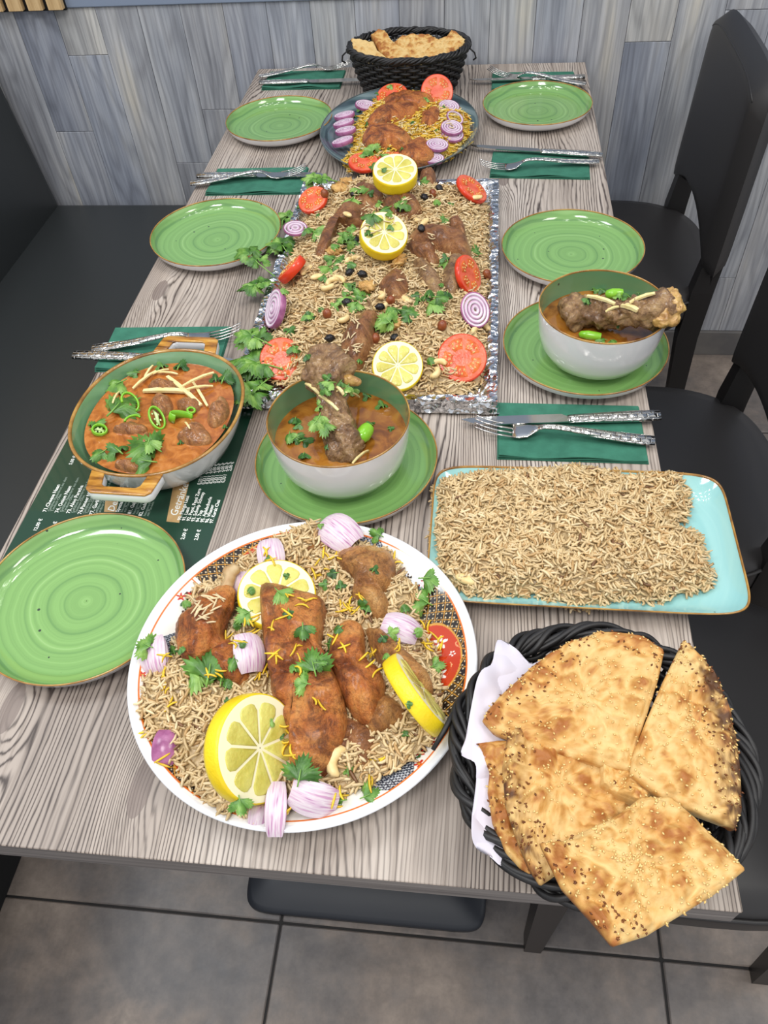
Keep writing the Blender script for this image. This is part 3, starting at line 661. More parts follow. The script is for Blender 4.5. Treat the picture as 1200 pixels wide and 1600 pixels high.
for k, (wh, nc, na_, k0, k1, f0, f1) in enumerate(SETS):
    n_ = nk0 if k == 0 else copy_tree(nk0); n_.location = (*nc, TZ); n_.rotation_euler = (0, 0, na_); n_['label'] = 'folded green paper napkin ' + wh
    for nm, src, a, b in (('steel knife with hammered handle ', kn0, k0, k1), ('steel fork with hammered handle ', fk0, f0, f1)):
        o = src if k == 0 else copy_tree(src)
        o.location = (a[0], a[1], TZ + .0052); o.rotation_euler = (0, 0, math.atan2(b[1] - a[1], b[0] - a[0])); o['label'] = nm + wh

# ================================================================== food helpers
FR = Vector(RM[:, 0]); FU = Vector(-RM[:, 1])
def viewn(px, py): return -Vector(ray(px, py)).normalized()
def nrm(px, py, dx, dy, k): return (FR * dx + FU * dy + viewn(px, py) * k).normalized()
def orient(n, yaw=0.0):          # rotation that turns +z to n, spun by yaw about it
    q = Vector((0, 0, 1)).rotation_difference(n); return (q.to_matrix() @ Matrix.Rotation(yaw, 3, 'Z'))
def drop(px, py):                # where the sight line through a photo pixel meets what is already built
    o = Vector((CAM[0], CAM[1], CAM[2] + TZ)); d = Vector(ray(px, py)).normalized()
    ok, loc, n, *_ = SC.ray_cast(bpy.context.evaluated_depsgraph_get(), o, d)
    if n.dot(d) > 0: n = -n
    return loc, n
def refresh(): bpy.context.view_layer.update()
def Z(x0, y0, s): return lambda X, Y: (x0 + X * s, y0 + Y * s)
ZT, ZP, ZB, ZC = Z(370, 250, .3667), Z(190, 790, .4667), Z(360, 20, .38333), Z(100, 500, .25)   # tray, patterned platter, blue platter, curry dish
ZR, Z1, Z2, ZN = Z(640, 700, .4667), Z(380, 540, .28333), Z(700, 400, .41667), Z(680, 940, .43333)
def poly(tr, pts, z): return np.array([tuple(at(*tr(*p), z))[:2] for p in pts])
def inside(P, q):
    x, y = q[:, 0], q[:, 1]; c = np.zeros(len(q), bool); n = len(P)
    for i in range(n):
        x1, y1 = P[i]; x2, y2 = P[(i + 1) % n]
        m = ((y1 > y) != (y2 > y)) & (x < (x2 - x1) * (y - y1) / (y2 - y1 + 1e-12) + x1); c ^= m
    return c
def edist(P, q):
    d = np.full(len(q), 9.); n = len(P)
    for i in range(n):
        a, b = P[i], P[(i + 1) % n]; ab = b - a; t = np.clip(((q - a) @ ab) / (ab @ ab + 1e-12), 0, 1)
        d = np.minimum(d, np.linalg.norm(q - (a + t[:, None] * ab), axis=1))
    return d
def vnoise(q, s, seed=0):
    a = q * s + seed * 7.3
    return np.sin(a[:, 0] * 1.0 + 1.7 * np.sin(a[:, 1] * .9 + seed)) * .5 + np.sin(a[:, 1] * 1.3 + 1.3 * np.sin(a[:, 0] * 1.1)) * .5
def grains(pos, nrm_tilt, L, r, bend, ns=4, nk=5):
    N = len(pos); k = np.linspace(-.5, .5, nk)[None, :]
    b = bend[:, None] + 1e-3; lx = np.sin(b * k) / b * L[:, None]; ly = (1 - np.cos(b * k)) / b * L[:, None]
    roll = rng.normal(0, .6, N)[:, None]; P = np.stack([lx, ly * np.cos(roll), ly * np.sin(roll)], -1)
    pit = nrm_tilt[:, None]; yaw = rng.uniform(0, 2 * pi, N)[:, None]
    x = P[..., 0] * np.cos(pit) - P[..., 2] * np.sin(pit); z = P[..., 0] * np.sin(pit) + P[..., 2] * np.cos(pit); y = P[..., 1]
    C = np.stack([x * np.cos(yaw) - y * np.sin(yaw), x * np.sin(yaw) + y * np.cos(yaw), z], -1) + pos[:, None, :]
    T = np.gradient(C, axis=1); T /= np.linalg.norm(T, axis=2, keepdims=True) + 1e-9
    S = np.cross(T, np.array([0, 0, 1.])); S /= np.linalg.norm(S, axis=2, keepdims=True) + 1e-9; Q = np.cross(S, T)
    prof = np.interp(np.linspace(0, 1, nk), [0, .22, .5, .78, 1], [.55, .95, 1, .95, .55])[None, :, None] * r[:, None, None]
    rings = [C + (S * cos(2 * pi * a / ns) + Q * sin(2 * pi * a / ns)) * prof for a in range(ns)]
    V = np.stack(rings, 2).reshape(-1, 3)     # N, nk, ns
    base = (np.arange(N) * nk * ns)[:, None, None]; j = np.arange(nk - 1)[None, :, None] * ns; i = np.arange(ns)[None, None, :]; i2 = (i + 1) % ns
    F = np.stack([base + j + i, base + j + i2, base + j + ns + i2, base + j + ns + i], -1).reshape(-1, 4)
    e = (np.arange(N) * nk * ns)[:, None]; F = np.vstack([F, e + np.arange(ns)[::-1][None], e + (nk - 1) * ns + np.arange(ns)[None]])
    return V, F
def rice(name, label, P, zfun, n, cols, L=(.0095, .0150), r=.00142, spread=.0035, extra=None, loose=0):
    P = np.asarray(P); lo, hi = P.min(0), P.max(0)
    def sample(m, grow=0):
        out = np.zeros((0, 2))
        while len(out) < m:
            q = rng.uniform(lo - .004, hi + .004, (m * 2, 2)); out = np.vstack([out, q[inside(P, q)]])
        return out[:m]
    # solid mound under the grains
    g = .0035; nx, ny = int((hi[0] - lo[0]) / g) + 2, int((hi[1] - lo[1]) / g) + 2
    X, Y = np.meshgrid(lo[0] + np.arange(nx) * g, lo[1] + np.arange(ny) * g); q = np.stack([X.ravel(), Y.ravel()], 1); ins = inside(P, q)
    zz = zfun(q) + .0004; V0 = np.column_stack([q, zz]); idx = np.arange(nx * ny).reshape(ny, nx)
    F0 = np.stack([idx[:-1, :-1], idx[:-1, 1:], idx[1:, 1:], idx[1:, :-1]], -1).reshape(-1, 4); F0 = F0[ins[F0].all(1)]
    q = sample(n); pos = np.column_stack([q, zfun(q) + rng.uniform(-.001, spread, n)])
    LL = rng.uniform(*L, n); V1, F1 = grains(pos, rng.normal(0, .17, n), LL, np.full(n, r) * rng.uniform(.85, 1.15, n), rng.normal(0, 1.05, n))
    cl = np.array([srgb(c)[:3] for c, _ in cols]); wt = np.array([w_ for _, w_ in cols], float); wt /= wt.sum()
    gc = cl[rng.choice(len(cl), n, p=wt)] * rng.uniform(.9, 1.08, (n, 1)); C1 = np.repeat(gc, 20, 0)
    C0 = np.tile(cl[0] * .85, (len(V0), 1))
    V = np.vstack([V0, V1]); F = np.vstack([F0, F1 + len(V0)]); C = np.vstack([C0, C1])
    c0 = np.array([*P.mean(0), TZ]); o = mobj(name, (V - c0, F), MAT['rice'], None, True, C, tuple(c0)); return setp(o, label, 'rice', kind='stuff')
def heap(P, z0, H, ew, na, seed=1):
    def f(q):
        d = edist(P, q) * np.where(inside(P, q), 1, 0); t = np.clip(d / ew, 0, 1); s = np.sin(t * pi / 2)
        zb = z0(q) if callable(z0) else z0
        return TZ + zb + H * s + na * s * (vnoise(q, 95, seed) + .6 * vnoise(q, 210, seed + 2))
    return f
def pillow(pts, zb, H, n=72, nr=16, p=3.0, smooth=True, amp=.0, ns=60, grooves=(), seed=0, under=.5, tilt=(0, 0), pil=None, thick=None):
    P = catmull(pts, n) if smooth else resample(np.array(pts, float), n)
    c = P.mean(0); V = []; F = []; R = []
    sl = [0.0] + list(np.sin(np.linspace(0, pi / 2, nr)[1:] ** 1.0) ** .9)
    rows = []
    def hz(x, y): return (x - c[0]) * tilt[0] + (y - c[1]) * tilt[1]
    for s in sl[1:]:
        for k in range(n):
            x, y = c + (P[k] - c) * s; h = H * (max(0, 1 - s ** p)) ** .5 if s < 1 else 0
            dn = amp * fbm((x, y, seed), ns, 3) * (.35 + .65 * min(1, (1 - s) * 4 + .35))
            for (ax, ay, bx, by, wd, dp_) in grooves:
                ab = Vector((bx - ax, by - ay)); l2 = ab.length_squared; t = max(0, min(1, (Vector((x - ax, y - ay)).dot(ab)) / l2)); dd = (Vector((x - ax, y - ay)) - ab * t).length
                dn -= dp_ * math.exp(-(dd / wd) ** 2)
            if pil: dn += pil(x, y, s)
            rad = 1 + (amp * 3 * fbm((x, y, seed + 4), ns, 2) if s > .9 else 0)
            V.append((c[0] + (x - c[0]) * rad, c[1] + (y - c[1]) * rad, zb + h + dn + hz(x, y) + (0)))
    top = len(V); V.append((c[0], c[1], zb + H + (pil(c[0], c[1], 0) if pil else 0)))
    m = len(sl) - 1
    for j in range(m - 1):
        for k in range(n): k2 = (k + 1) % n; F.append((j * n + k, j * n + n + k, j * n + n + k2, j * n + k2))
    for k in range(n): F.append((top, k, (k + 1) % n))
    b0 = len(V); th = under * H if thick is None else thick
    for s, dz in ((.97, -th * .6), (.85, -th), (.4, -th)):
        for k in range(n): x, y = c + (P[k] - c) * s; V.append((x, y, zb + dz + hz(x, y)))
    last = (m - 1) * n
    for j in range(3):
        for k in range(n):
            k2 = (k + 1) % n; a = last if j == 0 else b0 + (j - 1) * n; b = b0 + j * n; F.append((a + k, b + k, b + k2, a + k2))
    F.append(tuple(b0 + 2 * n + k for k in range(n))[::-1])
    V = [(v[0] - c[0], v[1] - c[1], v[2] - zb) for v in V]
    return (V, F), (c[0], c[1], zb)
def meat(name, label, tr, pts, z, H, mat, cat='meat', amp=.004, ns=55, grooves=(), zpx=None, p=2.6, group=None, tilt=(0, 0), seed=None):
    zp = z + H * .45 if zpx is None else zpx
    P = poly(tr, pts, zp); gr = []
    for (a, b, wd, dp_) in grooves: A, B = at(*tr(*a), z + H), at(*tr(*b), z + H); gr.append((A.x, A.y, B.x, B.y, wd, dp_))
    vf, loc = pillow(P, TZ + z, H, amp=amp, ns=ns, grooves=gr, p=p, seed=seed if seed is not None else random.random() * 50, tilt=tilt, n=80, nr=18, under=.6)
    o = mobj(name, vf, MAT[mat]); o.location = loc; return setp(o, label, cat, group)
def blob(name, chains, mat, vox=.0022, amp=.0015, ns=80, sm=6, parent=None, loc=(0, 0, 0)):
    bm = bmesh.new()
    for chn in chains:
        for a, b in zip(chn, chn[1:] if len(chn) > 1 else chn):
            d = (Vector(a[:3]) - Vector(b[:3])).length; k = max(1, int(d / (min(a[3], b[3]) * .35)))
            for i in range(k + 1):
                t = i / k; p = Vector(a[:3]).lerp(Vector(b[:3]), t); r = a[3] + (b[3] - a[3]) * t
                bmesh.ops.create_icosphere(bm, subdivisions=2, radius=r, matrix=Matrix.Translation(p - Vector(loc)))
    me = bpy.data.meshes.new('b'); bm.to_mesh(me); bm.free(); o = bpy.data.objects.new('b', me); COL.objects.link(o)
    rm = o.modifiers.new('r', 'REMESH'); rm.mode = 'VOXEL'; rm.voxel_size = vox
    s = o.modifiers.new('s', 'SMOOTH'); s.factor = .6; s.iterations = sm
    refresh(); me2 = bpy.data.meshes.new_from_object(o.evaluated_get(bpy.context.evaluated_depsgraph_get())); bpy.data.objects.remove(o)
    nn = [v.normal.copy() for v in me2.vertices]
    for v, q in zip(me2.vertices, nn): v.co += q * amp * (fbm(v.co, ns, 4) + .5 * fbm(v.co * 1.0 + Vector((3, 1, 2)), ns * .3, 2))
    me2.polygons.foreach_set('use_smooth', np.ones(len(me2.polygons), bool)); me2.materials.clear(); me2.materials.append(MAT[mat]); me2.name = name
    q = bpy.data.objects.new(name, me2); COL.objects.link(q); q.location = loc
    if parent: q.parent = parent
    return q

# ---- garnish prototypes
def lemon(loc, R, th, rot, label, seg=9, squash=1.0):
    o = thing('lemon_slice', label, 'lemon slice', loc, rot, group='lemon slices'); h = th / 2
    mobj('rind', lathe([(R * .955, -h), (R * .985, -h * .95), (R, -h * .6), (R * 1.008, 0), (R, h * .6), (R * .985, h * .95), (R * .955, h)], 56, 1, squash), MAT['lemonrind'], o)
    mobj('pith', merge(lathe([(R * .96, h), (R * .93, h + .0002), (.0005, h + .0001)], 56, 1, squash), xf(lathe([(R * .96, h), (R * .93, h + .0002), (.0005, h + .0001)], 56, 1, squash), (0, 0, 0), (pi, 0, 0))), MAT['pith'], o)
    for k in range(seg):
        a0, a1 = 2 * pi * k / seg + .035, 2 * pi * (k + 1) / seg - .035; r0, r1 = R * .07, R * (.82 + .02 * random.random()); am = (a0 + a1) / 2
        out = [(r0 * cos(am), r0 * sin(am))]
        for i in range(9): t = i / 8; aa = a0 + (a1 - a0) * t; rr_ = r1 * (1 - .18 * abs(2 * t - 1) ** 5); out.append((rr_ * cos(aa), rr_ * sin(aa)))
        V = []; F = []; n = len(out); c = np.mean(out, 0)
        for s, z in ((1, h), (.97, h + .0006), (.8, h + .0010)): V += [(c[0] + (x - c[0]) * s, (c[1] + (y - c[1]) * s) * squash, z) for x, y in out]
        V.append((c[0], c[1] * squash, h + .0011))
        for j in range(2):
            for i in range(n): F.append((j * n + i, j * n + (i + 1) % n, j * n + n + (i + 1) % n, j * n + n + i))
        for i in range(n): F.append((2 * n + i, 2 * n + (i + 1) % n, 3 * n))
        mobj('segment', (V, F), MAT['lemonflesh'], o)
    return o
def tomato(loc, R, rot, label, th=.007, sq=1.0):
    o = thing('tomato_slice', label, 'tomato slice', loc, rot, group='tomato slices'); h = th / 2
    mobj('skin', lathe([(R * .94, -h), (R * .985, -h * .8), (R, 0), (R * .985, h * .8), (R * .94, h)], 48, 1, sq), MAT['tomskin'], o)
    fl_ = lathe([(R * .945, h), (R * .9, h + .0003), (R * .3, h + .0004), (.0005, h + .0004)], 48, 1, sq)
    mobj('flesh', merge(fl_, xf(fl_, rot=(pi, 0, 0))), MAT['tomflesh'], o)
    ns = 5
    for k in range(ns):
        a0 = 2 * pi * k / ns + .14; a1 = 2 * pi * (k + 1) / ns - .14; out = []
        for i in range(9): t = i / 8; a = a0 + (a1 - a0) * t; out.append((R * .8 * (1 - .1 * abs(2 * t - 1) ** 3) * cos(a), R * .8 * sin(a)))
        for i in range(5): t = i / 4; a = a1 + (a0 - a1) * t; out.append((R * (.34 + .07 * sin(t * pi)) * cos(a), R * .34 * sin(a)))
        c = np.mean(out, 0); n = len(out); V = []
        for s, z in ((1, h + .0004), (.85, h + .0009), (.4, h + .0012)): V += [(c[0] + (x - c[0]) * s, (c[1] + (y - c[1]) * s) * sq, z) for x, y in out]
        V.append((c[0], c[1] * sq, h + .0012)); F = [(j * n + i, j * n + (i + 1) % n, j * n + n + (i + 1) % n, j * n + n + i) for j in range(2) for i in range(n)] + [(2 * n + i, 2 * n + (i + 1) % n, 3 * n) for i in range(n)]
        g = mobj('seed_pocket', (V, F), MAT['tomgel'], o)
        sd = []
        for q in range(5):
            a = a0 + (a1 - a0) * (.15 + .17 * q); rr_ = R * (.5 + .16 * (q % 2)); sd.append(xf(lathe([(.0002, -.0005), (.0009, -.0003), (.001, 0), (.0006, .0005), (.0001, .0006)], 6, 1.7, 1), (rr_ * cos(a), rr_ * sin(a) * sq, h + .0012), (0, 0, a)))
        s_ = mobj('seeds', merge(*sd), MAT['tomseed'], g); setp(s_, kind='stuff')
    return o
def onion_ring(loc, R, rot, label, nl=4, sq=.75, th=.004, group='red onion slices'):
    o = thing('onion_slice', label, 'onion slice', loc, rot, group=group)
    for k in range(nl):
        r1 = R * (1 - k / nl * .95); r0 = r1 - R * .17; h = th / 2 * (1 + .12 * k)
        lyr = mobj('onion_layer', lathe([(r1 - .0003, -h), (r1 - .0003, h * .8), (r1 - .0006, h), (max(r0, .0003), h), (max(r0, .0003), -h)], 40, 1, sq), MAT['onionc'], o)
        mobj('purple_skin', lathe([(r1 - .0002, -h * .95), (r1 + .0003, -h * .7), (r1 + .0003, h * .9), (r1 - .0007, h * 1.04), (r1 - .0012, h * 1.03)], 40, 1, sq), MAT['onionp'] if k == 0 else MAT['onionl'], lyr)
    return o
def onion_petal(loc, size, rot, label, nl=2, dark=False, wide=1.0, group='red onion wedges'):
    o = thing('onion_wedge', label, 'onion wedge', loc, rot, group=group)
    for k in range(nl):
        R = size * (.9 - .15 * k); V = []; F = []; nu, nv = 12, 10; t = .0022
        for sgn in (0, 1):
            for j in range(nv + 1):
                for i in range(nu + 1):
                    u = (-1 + 2 * i / nu) * .72 * wide * (1 + .22 * k); v = (-1 + 2 * j / nv) * (.95 + .08 * k); r = R - sgn * t; cu = cos(v) ** .75
                    V.append((r * sin(u) * cu, r * sin(v) * 1.05, r * cos(u) * cu - size * .62))
        n1 = (nu + 1) * (nv + 1)
        for j in range(nv):
            for i in range(nu):
                a = j * (nu + 1) + i; F += [(a, a + 1, a + nu + 2, a + nu + 1), (n1 + a, n1 + a + nu + 1, n1 + a + nu + 2, n1 + a + 1)]
        bd = [i for i in range(nu + 1)] + [j * (nu + 1) + nu for j in range(1, nv + 1)] + [nv * (nu + 1) + i for i in range(nu - 1, -1, -1)] + [j * (nu + 1) for j in range(nv - 1, 0, -1)]
        rim_ = [(a, n1 + a, n1 + b, b) for a, b in zip(bd, bd[1:] + bd[:1])]
        l_ = mobj('onion_layer', (V, F), MAT['onionp'] if dark and k == 0 else MAT['onionw'], o); mobj('cut_edge', (V, rim_), MAT['onionl'] if not dark else MAT['onionc'], l_)
    return o
def leaf_mesh(seed, lobes=3, L=.02, ser=1.0):
    r_ = random.Random(seed); n = 37; V = [(0, 0, 0)]; F = []
    for ring, s in ((0, .5), (1, 1.0)):
        for i in range(n):
            t = -1 + 2 * i / (n - 1); a = t * 1.9
            lob = .55 + .45 * abs(cos(a * lobes / 1.9 * pi / 2 * .98)) ** .7
            se = 1 + .10 * ser * ((i % 2) * 2 - 1) * (1 if ring else .2)
            r = L * lob * se * s * (1 - .25 * abs(t) ** 2)
            x = r * sin(a); y = r * cos(a) + L * .18
            V.append((x, y, .16 * L * sin(a * 3 + seed) * s + .3 * L * (1 - s) - .5 * L * (s ** 2) * abs(t) * r_.uniform(.6, 1.0)))
    for i in range(n - 1): F += [(0, 1 + i, 2 + i), (1 + i, 1 + n + i, 2 + n + i, 2 + i)]
    return V, F
def make_leaf(seed, L, mat, name='coriander_leaf', ser=1.0, lobes=3):
    o = thing(name, '', 'herb leaf'); mobj('blade', leaf_mesh(seed, lobes, L, ser), MAT[mat], o)
    mobj('stem', tube([(0, -L * .25, -.0002), (0, 0, .0004), (0, L * .45, L * .16)], [.0005, .0006, .0003], 5), MAT['stem'], o); return o
LEAVES = [make_leaf(1, .012, 'leaf'), make_leaf(2, .009, 'leafd'), make_leaf(5, .015, 'leaf', ser=1.3), make_leaf(9, .007, 'leaf', lobes=1)]
LP = {id(l): False for l in LEAVES}
def put_leaf(px, py, size, label, group, kind=None, tilt=.4, lift=.003, yaw=None):
    loc, n = drop(px, py); n = (Vector((0, 0, 1)) + n * tilt + Vector((random.uniform(-.3, .3), random.uniform(-.45, .15), 0))).normalized()
    src = LEAVES[random.randrange(4) if kind is None else kind]; m = orient(n, random.uniform(0, 6.28) if yaw is None else yaw)
    if not LP[id(src)]: LP[id(src)] = True; o = src
    else: o = copy_tree(src)
    o.location = loc + n * lift * size; o.rotation_euler = m.to_euler(); o.scale = (size,) * 3; o['label'] = label; o['group'] = group; return o
def sprig(px, py, dirpx, size, label, group, z=None):
    loc, n = drop(px, py); e = at(*dirpx, loc.z - TZ + .004); d = Vector((e.x - loc.x, e.y - loc.y, 0)); L = d.length; ang = math.atan2(d.y, d.x)
    o = thing('parsley_sprig', label, 'herb sprig', loc + Vector((0, 0, .003)), (0, 0, ang), group=group)
    mobj('stem', tube([(0, 0, 0), (L * .5, L * .05, .004), (L, 0, .002)], [.0009, .0009, .0006], 6), MAT['stem'], o)
    for k, (t, a, s) in enumerate(((1, 0, 1.2), (.95, 1.0, 1.0), (.95, -1.0, 1.0), (.6, 1.25, .8), (.55, -1.2, .8))):
        l_ = mobj('leaf', leaf_mesh(k + 3, 3, .013 * size * s, 1.3), MAT['leaf'], o); l_.location = (L * t, 0, .003); l_.rotation_euler = (random.uniform(-.3, .3), random.uniform(-.3, .3), a - pi / 2)
    return o
def stick(pa, pb, w_, label, group, lift=.002, mat='ginger', name='ginger_stick', cat='ginger'):
    (a, na), (b, nb) = drop(*pa), drop(*pb); a = a + Vector((0, 0, lift)); b = b + Vector((0, 0, lift)); m = (a + b) / 2; d = b - a; rings = []
    s = d.cross(Vector((0, 0, 1))).normalized(); u = s.cross(d).normalized()
    for t in (0, .3, .7, 1):
        c = -d / 2 + d * t + u * .002 * sin(t * pi); k = w_ * (.75 + .25 * sin(t * pi)); rings.append([c + s * k * sx + u * k * .6 * sy for sx, sy in ((-1, -1), (1, -1), (1, 1), (-1, 1))])
    o = mobj(name, loft(rings), MAT[mat], None, False); o.location = m; return setp(o, label, cat, group)

# ================================================================== rice
PLAIN = [((206, 178, 130), 5), ((214, 188, 142), 5), ((224, 202, 160), 2.5), ((188, 152, 102), 2), ((120, 84, 54), .15)]
RP = poly(ZR, [(70, 150), (100, 110), (250, 80), (380, 75), (540, 60), (640, 75), (760, 90), (900, 85), (930, 130), (940, 230), (890, 265), (960, 280), (1010, 380), (1020, 430), (1000, 470), (900, 490), (820, 520), (700, 500), (650, 530), (540, 535), (440, 500), (350, 490), (260, 510), (190, 490), (120, 440), (75, 350), (65, 280), (90, 220)], .013)
rice('rice_pile', 'plain brown rice heaped on the turquoise plate', RP, heap(RP, .009, .019, .03, .0028, 1), 5600, PLAIN, spread=.005)
PPp = [(60, 600), (130, 520), (200, 390), (230, 280), (330, 230), (400, 170), (480, 130), (580, 80), (660, 60), (760, 110), (900, 150), (960, 230), (1010, 290), (1000, 380), (1060, 480), (1075, 600), (1080, 680), (1040, 780), (980, 850), (880, 900), (760, 960), (640, 1000), (560, 1020), (440, 1050), (340, 1040), (250, 980), (190, 890), (150, 830), (90, 760), (65, 680)]
PP = poly(ZP, PPp, .028)
def platz(q): r = np.hypot(q[:, 0] - PC[0], q[:, 1] - PC[1]); return np.interp(r, [0, .05, .09, .105, .125, .14, .15], [.008, .008, .0092, .0118, .019, .0262, .03])
hP = heap(PP, platz, .020, .035, .0030, 3)
rice('rice_pile', 'brown rice under the grilled chicken on the patterned platter', PP, hP, 5600, PLAIN, spread=.005)
TPp = [(110, 740), (160, 720), (140, 640), (200, 560), (165, 500), (215, 400), (225, 320), (260, 260), (300, 170), (340, 130), (430, 95), (520, 60), (640, 60), (800, 90), (900, 90), (1040, 110), (1085, 190), (1085, 400), (1085, 600), (1080, 800), (1060, 900), (960, 960), (780, 975), (500, 960), (250, 950), (120, 900), (95, 820)]
TP = poly(ZT, TPp, .026)
hT = heap(TP, .008, .030, .06, .0035, 5)
rice('rice_pile', 'brown pilau rice covering the foil tray', TP, hT, 9500, PLAIN, spread=.006)
BPp = [(450, 590), (500, 530), (495, 440), (540, 390), (590, 330), (700, 315), (850, 330), (960, 390), (1000, 430), (985, 500), (900, 570), (800, 605), (600, 630), (480, 625)]
BP = poly(ZB, BPp, .022)
YEL = [((222, 184, 62), 5), ((232, 206, 120), 3), ((206, 150, 40), 2), ((224, 204, 160), 2)]
hB = heap(BP, .009, .024, .05, .003, 6)
rice('rice_pile', 'yellow saffron rice on the blue-grey oval platter', BP, hB, 3000, YEL, r=.0013, spread=.006)
def zt(f, x, y): return float(f(np.array([[x, y]]))[0]) - TZ

# ================================================================== chicken on the patterned platter
MZ = .020
meat('chicken_thigh', 'large orange-brown grilled chicken piece with slashes, centre of patterned platter', ZP, [(460, 255), (520, 258), (600, 280), (676, 310), (674, 400), (668, 470), (700, 520), (745, 640), (757, 720), (735, 800), (700, 870), (650, 905), (600, 905), (562, 880), (568, 800), (538, 740), (505, 650), (488, 540), (470, 440), (460, 340)], .028, .030, 'chicken', 'chicken', amp=.0045, ns=48, grooves=[((480, 540), (690, 520), .004, .009), ((500, 650), (740, 655), .004, .008), ((560, 795), (740, 790), .003, .006), ((580, 420), (660, 500), .004, .005), ((470, 400), (580, 430), .003, .004)], p=8)
meat('chicken_piece', 'grilled chicken piece pressed against the chair side of the large slashed one', ZP, [(690, 480), (715, 400), (770, 375), (808, 400), (818, 500), (862, 540), (885, 600), (872, 670), (840, 725), (790, 705), (740, 640), (705, 560)], .030, .028, 'chicken', 'chicken', amp=.004, p=3.5, grooves=[((700, 530), (830, 500), .004, .006)])
meat('chicken_piece', 'browned chicken end poking out beside the leaning rind-up lemon', ZP, [(800, 700), (880, 630), (950, 670), (950, 715), (890, 755), (830, 760)], .025, .022, 'chickenp', 'chicken')
meat('chicken_piece', 'dark roasted chicken meat under the main grilled pieces', ZP, [(720, 700), (800, 715), (855, 755), (835, 855), (770, 865), (700, 850)], .022, .018, 'lamb', 'chicken', amp=.005)
meat('chicken_piece', 'roast chicken leg with golden skin below the top onion petal', ZP, [(715, 155), (800, 128), (880, 138), (918, 180), (908, 250), (885, 290), (898, 330), (865, 380), (825, 350), (770, 300), (775, 240), (725, 200)], .022, .030, 'chickenp', 'chicken', amp=.005, grooves=[((800, 240), (900, 260), .005, .007)])
meat('chicken_piece', 'small brown chicken bit by the back rim of the patterned platter', ZP, [(588, 110), (620, 88), (670, 125), (695, 150), (645, 168), (598, 158)], .024, .016, 'chickenp', 'chicken')
meat('chicken_wing', 'slim roasted chicken wing beside the red medallion', ZP, [(815, 400), (870, 415), (960, 490), (1030, 560), (1040, 612), (1000, 615), (930, 570), (850, 500)], .030, .022, 'chickenp', 'chicken', amp=.004, grooves=[((900, 450), (880, 520), .003, .004)])
meat('chicken_piece', 'brown chicken joint in front of the drumstick', ZP, [(290, 490), (350, 440), (405, 490), (432, 560), (385, 592), (315, 560)], .026, .022, 'chicken', 'chicken')
dr = thing('drumstick', 'roast chicken drumstick with bare bone end pointing back', 'chicken', tuple(at(*ZP(300, 400), .035)))
def loc_(o, P): return tuple(Vector(P) - o.location)
c0 = [(*at(*ZP(255, 470), .036), .019), (*at(*ZP(270, 410), .040), .022), (*at(*ZP(310, 350), .042), .017), (*at(*ZP(345, 300), .045), .009)]
o = blob('meat', [c0, [(*at(*ZP(235, 420), .034), .016), (*at(*ZP(290, 460), .034), .017)]], 'chicken', .002, .003, 60, loc=tuple(dr.location), parent=None); o.parent = dr; o.location = (0, 0, 0)
o = blob('bone', [[(*at(*ZP(343, 300), .045), .006), (*at(*ZP(365, 235), .049), .0055)], [(*at(*ZP(362, 225), .049), .007), (*at(*ZP(378, 215), .050), .006)]], 'bone', .0012, .0006, 200, 3, loc=tuple(dr.location)); o.parent = dr; o.location = (0, 0, 0)

# ================================================================== meat on the foil tray
def tz(pts): a = at(*ZT(*np.mean(pts, 0)), .04); return min(.040, zt(hT, a.x, a.y))
TM = [('lamb_shank', 'long brown lamb piece angled beside the middle lemon slice', [(332, 388), (365, 300), (425, 225), (480, 165), (555, 185), (550, 255), (480, 275), (435, 270), (405, 335), (375, 395)], .024),
      ('lamb_piece', 'dark lamb piece under the back lemon slice', [(615, 170), (690, 148), (760, 160), (795, 200), (745, 228), (650, 225)], .024),
      ('lamb_shank', 'glossy lamb shank with yellow knuckle beside the middle lemon', [(730, 308), (800, 285), (900, 280), (960, 305), (998, 355), (988, 412), (930, 395), (850, 365), (760, 342)], .026),
      ('lamb_piece', 'finger-shaped brown lamb piece below the glossy shank', [(722, 358), (780, 348), (840, 378), (870, 420), (832, 442), (790, 418), (745, 392)], .022),
      ('lamb_piece', 'curved brown lamb piece next to the pale bony piece', [(748, 425), (800, 428), (852, 480), (882, 540), (862, 575), (800, 535), (768, 480)], .022),
      ('lamb_piece', 'pale bony lamb end touching the upright tomato slice', [(885, 430), (930, 398), (972, 420), (968, 500), (932, 562), (890, 558), (868, 500)], .026),
      ('lamb_piece', 'round brown lamb chunk among herbs in the tray middle', [(598, 545), (625, 498), (680, 482), (728, 495), (738, 550), (702, 592), (640, 588)], .028),
      ('lamb_piece', 'lamb piece just behind the upright soup shank', [(440, 790), (480, 690), (560, 635), (615, 650), (595, 720), (570, 800), (500, 860)], .028),
      ('lamb_piece', 'small dark lamb piece on the back tray edge', [(780, 60), (820, 40), (852, 65), (838, 115), (790, 105)], .02),
      ('lamb_piece', 'dark shredded lamb near the back of the tray', [(480, 125), (550, 105), (625, 145), (605, 205), (520, 205)], .022),
      ('lamb_piece', 'brown lamb end hooked behind the glossy shank', [(898, 262), (940, 245), (975, 290), (968, 335), (922, 305)], .018),
      ('lamb_piece', 'dark brown lamb scrap beside the back tomato wedge', [(332, 130), (375, 118), (385, 180), (345, 195)], .016)]
for nm, lb, pts, H in TM: meat(nm, lb, ZT, pts, tz(pts) - .004, H, 'lamb' if 'pale' not in lb else 'shank', 'lamb', amp=.006, ns=48, p=2.4)

